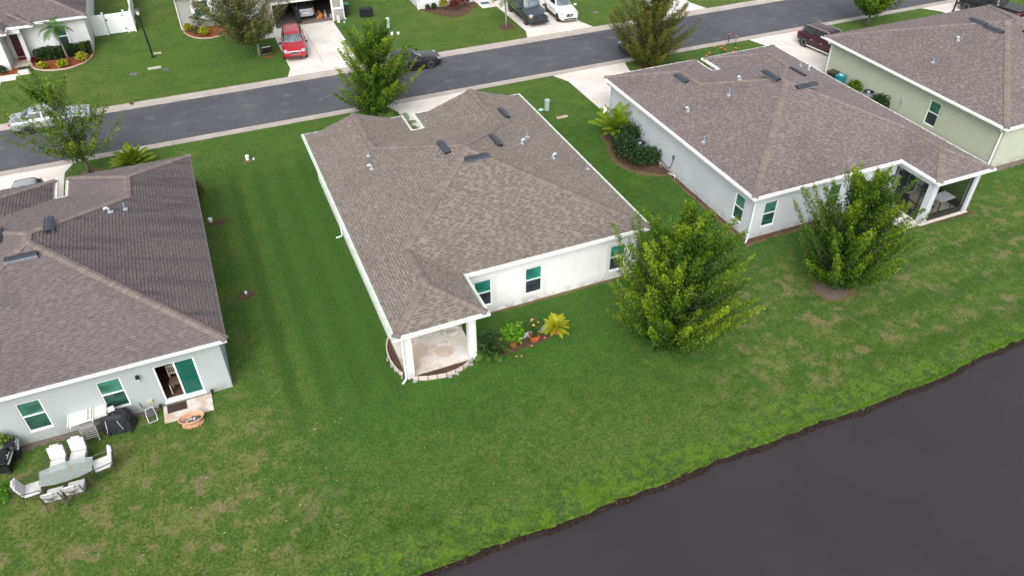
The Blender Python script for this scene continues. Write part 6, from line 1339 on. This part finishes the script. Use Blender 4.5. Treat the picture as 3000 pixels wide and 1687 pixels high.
for x, y, l in ((-3.1, 26.68, 'right of the sliding door'), (-5.24, 26.66, 'left of the sliding door')):
    t = thing('solar_light', 'small black garden light in the grass, '+l, 'garden light', (x, y, 0), 0, 'garden lights beside the patio slab'); m = MB(); m.tube([(0, 0, 0), (0, 0, .2)], .02, 6); m.build('stake', BLACK, t); m = MB(); m.lathe([(.05, .16), (.075, .26), (.06, .29), (0, .30)], 12); m.build('head', BLACK, t)
# oval basket planter with leftovers inside
WIC = M('wicker_peach', (.50, .29, .19), .7, var=.3, vscale=9, bump=.8, bscale=70)
t = thing('oval_basket', 'oval peach wicker planter with scraps inside on the patio slab edge', 'planter', (-4.06, 25.30, 0.0), R_(3)); t.scale = (1, 1, .85)
m = MB(); m.lathe([(.40, 0), (.42, .05), (.36, .10), (.44, .30), (.53, .46), (.50, .46), (.42, .30), (.34, .14), (0, .13)], 30, sy=.62); m.build('bowl', WIC, t, smooth=True)
m = MB(); m.tube([(.52*math.cos(a), .325*math.sin(a), .465) for a in (2*math.pi*i/30 for i in range(30))], .022, 6, True); m.build('rim', M('rim_peach', (.62, .36, .25), .5), t, smooth=True)
m = MB()
for i in range(20): a = 2*math.pi*i/20; m.obox((.42*math.cos(a), .26*math.sin(a), .03), (.07, .07, .07), a)
m.build('foot', WIC, t); m = MB(); m.lathe([(0, .20), (.38, .20), (.38, .17), (0, .17)], 24, sy=.6); m.build('fill', M('fill_olive', (.20, .19, .13), .9, var=.4, vscale=14), t)
for i, (x, y, c, l) in enumerate(((-.05, .04, (.35, .40, .36), 'grey green rag'), (.10, .02, (.55, .52, .58), 'lilac white rag'), (.07, .10, (.02, .02, .03), 'black lump'), (-.20, -.06, (.52, .44, .30), 'straw coloured scrap'), (.28, .05, (.06, .05, .06), 'dark scrap'))):
    m = MB(); m.lathe([(0, 0), (.06, .01), (.075, .05), (.03, .10), (0, .11)], 9, sx=1.3, sy=.8); o = m.build('scrap', M('scrap_%d' % i, c, .9), smooth=False); o.location = (-4.06+x, 25.30+y, .20); o.rotation_euler = (0, 0, i*1.3); tag(o, '%s lying in the oval wicker planter' % l, 'scrap', 'scraps in the wicker planter')
# two black grills at the left photo edge
def grill(label, x, y, rz, sc):
    t = thing('barbecue_grill', label, 'grill', (x, y, 0), rz, 'black grills by the blue grey wall'); t.scale = (sc,)*3
    m = MB(); m.box((-.32, -.24, .10), (.32, .24, .62)); m.build('cabinet', BLACKM, t, bevel=.015); m = MB(); m.box((-.34, -.26, .62), (.34, .26, .70)); m.build('firebox', BLACK, t, bevel=.02)
    m = MB(); m.lathe([(0, -.32), (.25, -.32), (.25, .32), (0, .32)], 16, (0, 0, .70), axis='X'); m.build('lid', M('lid_black', (.02, .021, .025), .3, .2), t, smooth=False)
    m = MB(); m.tube([(-.22, -.30, .80), (.22, -.30, .80)], .014, 6); m.build('handle', CHROME, t); m = MB(); m.box((-.34, -.36, .60), (.34, -.27, .64)); m.build('towel_bar', CHROME, t)
    for s in (-1, 1): m = MB(); m.lathe([(0, -.03), (.09, -.03), (.09, .03), (0, .03)], 14, (s*.30, -.16, .09), axis='X'); m.build('wheel', RUBBER, t)
    m = MB(); m.lathe([(0, 0), (.03, 0), (.03, .02), (0, .02)], 10, (0, -.262, .82)); m.build('gauge', CHROME, t)
grill('square black grill at the left photo edge, farther one', -10.92, 26.35, R_(95), .92); grill('black grill with chrome handle at the left photo edge, nearer one', -11.15, 25.75, R_(80), .95)
# screened porch furniture
t = thing('porch_table', 'pale rectangular table inside the dark screened porch', 'table', (38.25, 25.3, .04), R_(4)); m = MB(); m.box((-.62, -.40, .70), (.62, .40, .735)); m.build('tabletop', M('table_pale', (.72, .76, .80), .4), t, bevel=.02)
for sx in (-1, 1):
    for sy in (-1, 1): m = MB(); m.box((sx*.52-.02, sy*.3-.02, 0), (sx*.52+.02, sy*.3+.02, .70)); m.build('leg', BLACKM, t)
def porch_chair(label, x, y, rz):
    t = thing('porch_chair', label, 'chair', (x, y, .04), rz, 'dark chairs in the screened porch'); m = MB(); m.box((-.24, -.24, .40), (.24, .24, .45)); m.build('seat', BLACK, t, bevel=.02); m = MB(); m.obox((0, -.26, .72), (.46, .04, .56), 0, R_(10)); m.build('back', BLACK, t, bevel=.02)
    for sx in (-1, 1):
        for sy in (-1, 1): m = MB(); m.tube([(sx*.22, sy*.22, 0), (sx*.21, sy*.2, .42)], .016, 6); m.build('leg', BLACKM, t)
        m = MB(); m.tube([(sx*.25, .22, .42), (sx*.26, .18, .62), (sx*.25, -.27, .64)], .016, 6); m.build('armrest', M('arm_pale', (.40, .36, .30), .5), t)
porch_chair('dark chair nearest the front screen of the porch', 37.15, 25.2, R_(-80)); porch_chair('dark chair by the left screen of the porch', 36.4, 26.35, R_(-60)); porch_chair('dark chair behind the pale porch table', 38.3, 26.3, R_(180))
m = MB(); m.box((-.55, -.9, 0), (.55, .9, .012)); o = m.build('porch_rug', M('rug_beige', (.40, .35, .28), .95, var=.2, vscale=6)); o.location = (36.75, 25.55, .042); tag(o, 'beige rug on the floor of the screened porch', 'rug')
m = MB(); m.lathe([(0, 2.05), (.07, 2.05), (.08, 1.9), (.05, 1.82), (0, 1.8)], 12); o = m.build('porch_lamp', BLACKM); o.location = (36.2, 27.03, 0); tag(o, 'small black wall lamp inside the screened porch', 'lamp')
# air conditioners
def aircon(label, x, y, rz=0):
    t = thing('air_conditioner', label, 'air conditioner', (x, y, 0), rz, 'air conditioners beside the houses'); m = MB(); m.box((-.40, -.40, .04), (.40, .40, .86)); m.build('cabinet', M('ac_grey', (.30, .34, .36), .5, .2), t, bevel=.03)
    for i in range(9): 
        m = MB(); z = .12+.075*i; m.box((-.412, -.36, z), (.412, .36, z+.03)); m.box((-.36, -.412, z), (.36, .412, z+.03)); m.build('louvre', M('ac_louvre', (.22, .25, .27), .5, .2), t)
    m = MB(); m.lathe([(.43, .86), (.45, .90), (.40, .93), (.34, .90), (.33, .80), (0, .80)], 28); m.build('fan_ring', M('ac_dark', (.10, .13, .16), .45), t)
    m = MB(); m.lathe([(0, .80), (.12, .80), (.12, .90), (0, .91)], 14); m.build('motor', M('motor_white', (.62, .64, .66), .5), t)
    for k in range(3): m = MB(); a = k*2.094; m.obox((.2*math.cos(a), .2*math.sin(a), .83), (.26, .12, .01), a, .4); m.build('fan_blade', M('blade_pale', (.45, .46, .42), .5), t)
    for r in (.2, .28, .36): m = MB(); m.tube([(r*math.cos(q), r*math.sin(q), .925) for q in (2*math.pi*i/24 for i in range(24))], .005, 4, True); m.build('guard_wire', BLACKM, t)
aircon('air conditioner among dark bushes at the grey house side wall', 25.1, 37.85); aircon('air conditioner between two shrubs at the sage green wall', 44.3, 37.9)
# bins
def bin_(label, x, y, rz, body, lid, mark=None):
    t = thing('wheelie_bin', label, 'bin', (x, y, 0), rz, 'wheeled bins at the house walls'); m = MB(); vs = [(-.22, -.24, .08), (.22, -.24, .08), (.22, .24, .08), (-.22, .24, .08), (-.29, -.32, .98), (.29, -.32, .98), (.29, .34, .98), (-.29, .34, .98)]
    m.add(vs, [(3, 2, 1, 0), (4, 5, 6, 7), (0, 1, 5, 4), (1, 2, 6, 5), (2, 3, 7, 6), (3, 0, 4, 7)]); m.build('bin_body', body, t, bevel=.02)
    m = MB(); m.box((-.32, -.37, .985), (.32, .37, 1.05)); m.build('lid', lid, t, bevel=.03); m = MB(); m.tube([(-.24, .40, .96), (.24, .40, .96)], .018, 6); m.build('handle', body, t)
    for s in (-1, 1): m = MB(); m.lathe([(0, -.03), (.11, -.03), (.11, .03), (0, .03)], 14, (s*.25, .24, .11), axis='X'); m.build('wheel', RUBBER, t)
    if mark: m = MB(); m.box((-.13, -.10, 1.052), (.13, .10, 1.056)); m.build('lid_label', mark, t)
TEAL = M('bin_teal', (.015, .22, .28), .45); DKB = M('bin_brown_black', (.045, .035, .034), .5)
bin_('teal lidded bin with a white label at the sage green wall', 44.25, 40.75, R_(-80), TEAL, TEAL, WHITE); bin_('dark brown bin next to the teal bin at the sage green wall', 44.2, 41.55, R_(-80), DKB, DKB)
bin_('dark bin with a green lid beside the open garage wall', 13.6, 71.3, R_(0), M('bin_slate', (.035, .04, .05), .5), M('lid_green', (.02, .27, .17), .45))
# dump cart
t = thing('dump_cart', 'black garden dump cart tipped on the lawn, handle towards the bin', 'cart', (15.2, 70.0, 0), R_(-4))
m = MB(); vs = [(-.58, -.28, .12), (.58, -.28, .12), (.62, .05, .10), (-.62, .05, .10), (-.60, -.30, .82), (.60, -.30, .82), (.60, .02, .9), (-.60, .02, .9)]; m.add(vs, [(3, 2, 1, 0), (0, 1, 5, 4), (1, 2, 6, 5), (2, 3, 7, 6), (3, 0, 4, 7), (4, 5, 6, 7)]); m.build('tub', BLACK, t, bevel=.03)
for k in range(3): m = MB(); m.box((-.5+.36*k, -.31, .2), (-.46+.36*k, -.285, .78)); m.build('rib', BLACK, t)
m = MB(); m.tube([(-.4, .1, .2), (-1.0, 1.0, .55), (-1.35, 1.6, .95)], .022, 6); m.tube([(-1.45, 1.55, .95), (-1.25, 1.68, .97)], .02, 6); m.build('handle', BLACKM, t)
for s in (-1, 1): m = MB(); m.lathe([(0, -.05), (.16, -.05), (.16, .05), (0, .05)], 16, (s*.5, .2, .16), axis='X'); m.build('wheel', RUBBER, t)
# things in and before the garage
t = thing('upright_case', 'dark upright black case standing at the garage threshold', 'case', (9.15, 70.8, .02)); m = MB(); m.box((-.22, -.14, 0), (.22, .14, 1.15)); m.build('case', BLACK, t, bevel=.03); m = MB(); m.tube([(-.1, 0, 1.15), (-.1, 0, 1.3), (.1, 0, 1.3), (.1, 0, 1.15)], .012, 5); m.build('grip', BLACKM, t)
cl = [((.55, .22, .03), 'orange'), ((.60, .38, .04), 'yellow'), ((.30, .05, .05), 'dark red'), ((.35, .36, .38), 'grey'), ((.08, .10, .16), 'navy'), ((.45, .40, .33), 'tan'), ((.16, .10, .07), 'brown')]
for i in range(11):
    c, nm = cl[i % 7]; x = 11.0+.22*(i % 6)+.05*math.sin(i*3); y = 71.2+.75*(i//6)+.2*math.sin(i*2); m = MB(); m.lathe([(0, 0), (.10, .0), (.12, .16+.05*(i % 3)), (.05, .26+.06*(i % 4)), (0, .28+.06*(i % 4))], 9); o = m.build('garage_clutter', M('clutter_'+nm.replace(' ', '_'), c, .6)); o.location = (x, y, .02)
    tag(o, '%s odd item on the garage floor, %s' % (nm, 'front row, '+('first', 'second', 'third', 'fourth', 'fifth', 'sixth')[i % 6]+' from the car' if i < 6 else 'back row, '+('first', 'second', 'third', 'fourth', 'fifth')[i-6]+' from the car'), 'clutter', 'clutter on the garage floor')
# utility boxes, lids and slabs on the lawns
PG = M('pedestal_green', (.34, .45, .38), .6, var=.1)
def pedestal(label, x, y, top=PG, h=.85):
    t = thing('utility_pedestal', label, 'utility box', (x, y, 0), 0, 'green utility pedestals on the front lawns'); m = MB(); m.box((-.15, -.13, .1), (.15, .13, h)); m.build('housing', PG, t, bevel=.03); m = MB(); m.box((-.165, -.145, h-.16), (.165, .145, h+.02)); m.build('cap', top, t, bevel=.03); m = MB(); m.box((-.13, -.11, -.05), (.13, .11, .1)); m.build('base', M('base_dark', (.05, .06, .06), .6), t)
pedestal('pale green utility pedestal between the white and grey houses', 22.2, 45.9, h=.95); pedestal('grey green utility pedestal on the lawn beyond the street', 16.15, 66.2, M('cap_pale', (.58, .64, .60), .5), h=1.0)
t = thing('valve_box', 'dark round topped utility box on the lawn behind the green pedestal', 'utility box', (22.95, 47.3, 0)); m = MB(); m.box((-.26, -.2, 0), (.26, .2, .14)); m.build('housing', M('box_slate', (.10, .11, .14), .6), t, bevel=.04); m = MB(); m.lathe([(.15, .14), (.15, .18), (0, .19)], 14); m.build('lid', M('lid_slate', (.22, .23, .26), .6), t)
m = MB(); m.obox((0, 0, .02), (.36, .30, .04), .5); o = m.build('pale_pad', M('pad_aqua', (.50, .66, .62), .6), bevel=.01); o.location = (21.95, 46.35, .0); tag(o, 'pale aqua pad lying beside the green utility pedestal', 'pad')
for x, y, sx, sy, c, l in ((22.85, 44.7, .85, .26, (.50, .36, .29), 'pinkish slab in the grass between the white and grey houses'), (-3.05, 68.55, .62, .34, (.42, .38, .31), 'tan slab at the foot of the street lamp'), (-3.45, 65.45, 1.0, .42, (.42, .385, .32), 'tan slab in the lawn nearer the street than the lamp')):
    m = MB(); m.obox((0, 0, 0), (sx, sy, .07), R_(2)); o = m.build('concrete_slab', M('slab_%d' % int(x*10+500), c, .85, var=.2), bevel=.01); o.location = (x, y, .02); tag(o, l, 'slab', 'small slabs set in the lawns')
for x, y, c, l in ((-5.05, 64.85, (.14, .14, .18), 'grey meter lid left of the street lamp slabs'), (-2.65, 64.85, (.10, .11, .14), 'grey meter lid right of the street lamp slabs'), (38.6, 63.3, (.17, .14, .18), 'small dark lid right of the white SUV, upper'), (35.0, 62.6, (.18, .14, .12), 'small dark lid right of the white SUV, lower')):
    t = thing('meter_lid', l, 'meter lid', (x, y, 0), R_(2), 'meter lids in the lawns'); m = MB(); m.box((-.25, -.2, -.05), (.25, .2, .035)); m.build('frame', M('lid_%d' % int(abs(x)*10), c, .6), t, bevel=.01); m = MB(); m.box((-.1, -.07, .035), (.1, .07, .045)); m.build('hatch', M('lid_hatch', (.07, .07, .09), .6), t)
for x, y, h, l in ((1.32, 47.4, .3, 'white cleanout pipe on the lawn between the left and middle houses'), (1.68, 47.25, .1, 'tiny white cap beside the white cleanout pipe'), (16.1, 64.75, .22, 'white cleanout cap on the far lawn, left of the pair'), (16.65, 64.7, .16, 'pale cleanout cap on the far lawn, right of the pair'), (-1.7, 40.9, .2, 'white capped pipe at the edge of the weathered roof'), (-.75, 33.3, .14, 'small white pipe stub on bare soil beside the weathered roof')):
    m = MB(); r = .11 if h > .15 else .06; m.lathe([(0, 0), (r, 0), (r, h*.7), (r*1.15, h*.7), (r*1.15, h), (0, h)], 12); o = m.build('cleanout_pipe', VINYL); o.location = (x, y, 0); tag(o, l, 'pipe', 'white cleanout pipes in the lawns')
bed('bare_patch', blob(-.75, 33.2, .45, .32, 21), MULCH, .006); bed('bare_patch', blob(1.3, 47.2, .35, .2, 22), STRAWSOIL, .006); bed('bare_patch', blob(-1.3, 40.6, .6, .25, 23), MULCH, .006)
# white sheet blown on the areca palm
m = MB(); m.add([(-.22, 0, 0), (.2, .05, .05), (.18, .1, .42), (-.15, .05, .5), (-.02, -.12, .22)], [(0, 1, 4), (1, 2, 4), (2, 3, 4), (3, 0, 4)]); o = m.build('white_sheet', VINYL); o.location = (24.25, 41.0, 1.75); sm = o.modifiers.new('solid', 'SOLIDIFY'); sm.thickness = .015; tag(o, 'white sheet caught on top of the yellow green palm', 'sheet')
# yard sign beside the oak
t = thing('yard_sign', 'small black yard sign with a pale header line beside the oak trunk', 'sign', (5.35, 64.35, 0), R_(8)); m = MB(); m.box((-.38, -.02, .20), (.38, .02, .72)); m.build('board', BLACKM, t); m = MB(); m.box((-.38, -.022, .72), (.38, .02, .80)); m.build('header', M('sign_grey', (.30, .31, .33), .6), t)
for k in range(7): m = MB(); m.box((-.30+k*.085, -.028, .735), (-.25+k*.085, -.022, .785)); m.build('mark', M('sign_white', (.7, .7, .7), .6), t)
m = MB(); m.box((-.38, -.03, .17), (.38, .02, .20)); m.build('lower_rail', M('sign_grey', (.30, .31, .33), .6), t)
for s in (-.25, .25): m = MB(); m.box((s-.01, -.005, 0), (s+.01, .005, .2)); m.build('stake', BLACKM, t)
bed('bare_patch', blob(5.35, 64.15, .42, .2, 25), MULCH_RED, .01)
# street lamps
def lamp(label, x, y, h=4.0, lean=0):
    t = thing('street_lamp', label, 'street lamp', (x, y, 0), 0, 'black lamp posts along the street'); t.rotation_euler = (0, lean, 0); m = MB(); m.lathe([(.14, 0), (.14, .12), (.085, .2), (.075, 1.0), (.06, h-.6), (.055, h-.5), (0, h-.5)], 14); m.build('post', BLACKM, t, smooth=False)
    m = MB(); m.lathe([(.05, h-.5), (.13, h-.44), (.10, h-.42)], 12); m.build('lantern_base', BLACKM, t); m = MB(); m.lathe([(.10, h-.43), (.17, h-.08), (.0, h-.08)], 6); m.build('lantern_glass', G_LAMP, t); m = MB(); m.lathe([(.24, h-.08), (.22, h-.03), (.08, h+.08), (.03, h+.10), (0, h+.16)], 12); m.build('lantern_cap', M('lamp_cap', (.06, .065, .085), .4, .3), t)
lamp('black lantern street lamp on the far lawn before the white fence', -3.42, 67.82, 3.95, R_(-2.0)); lamp('black lamp post cut by the top photo edge beside the black pickup', 65.45, 49.5, 4.0)
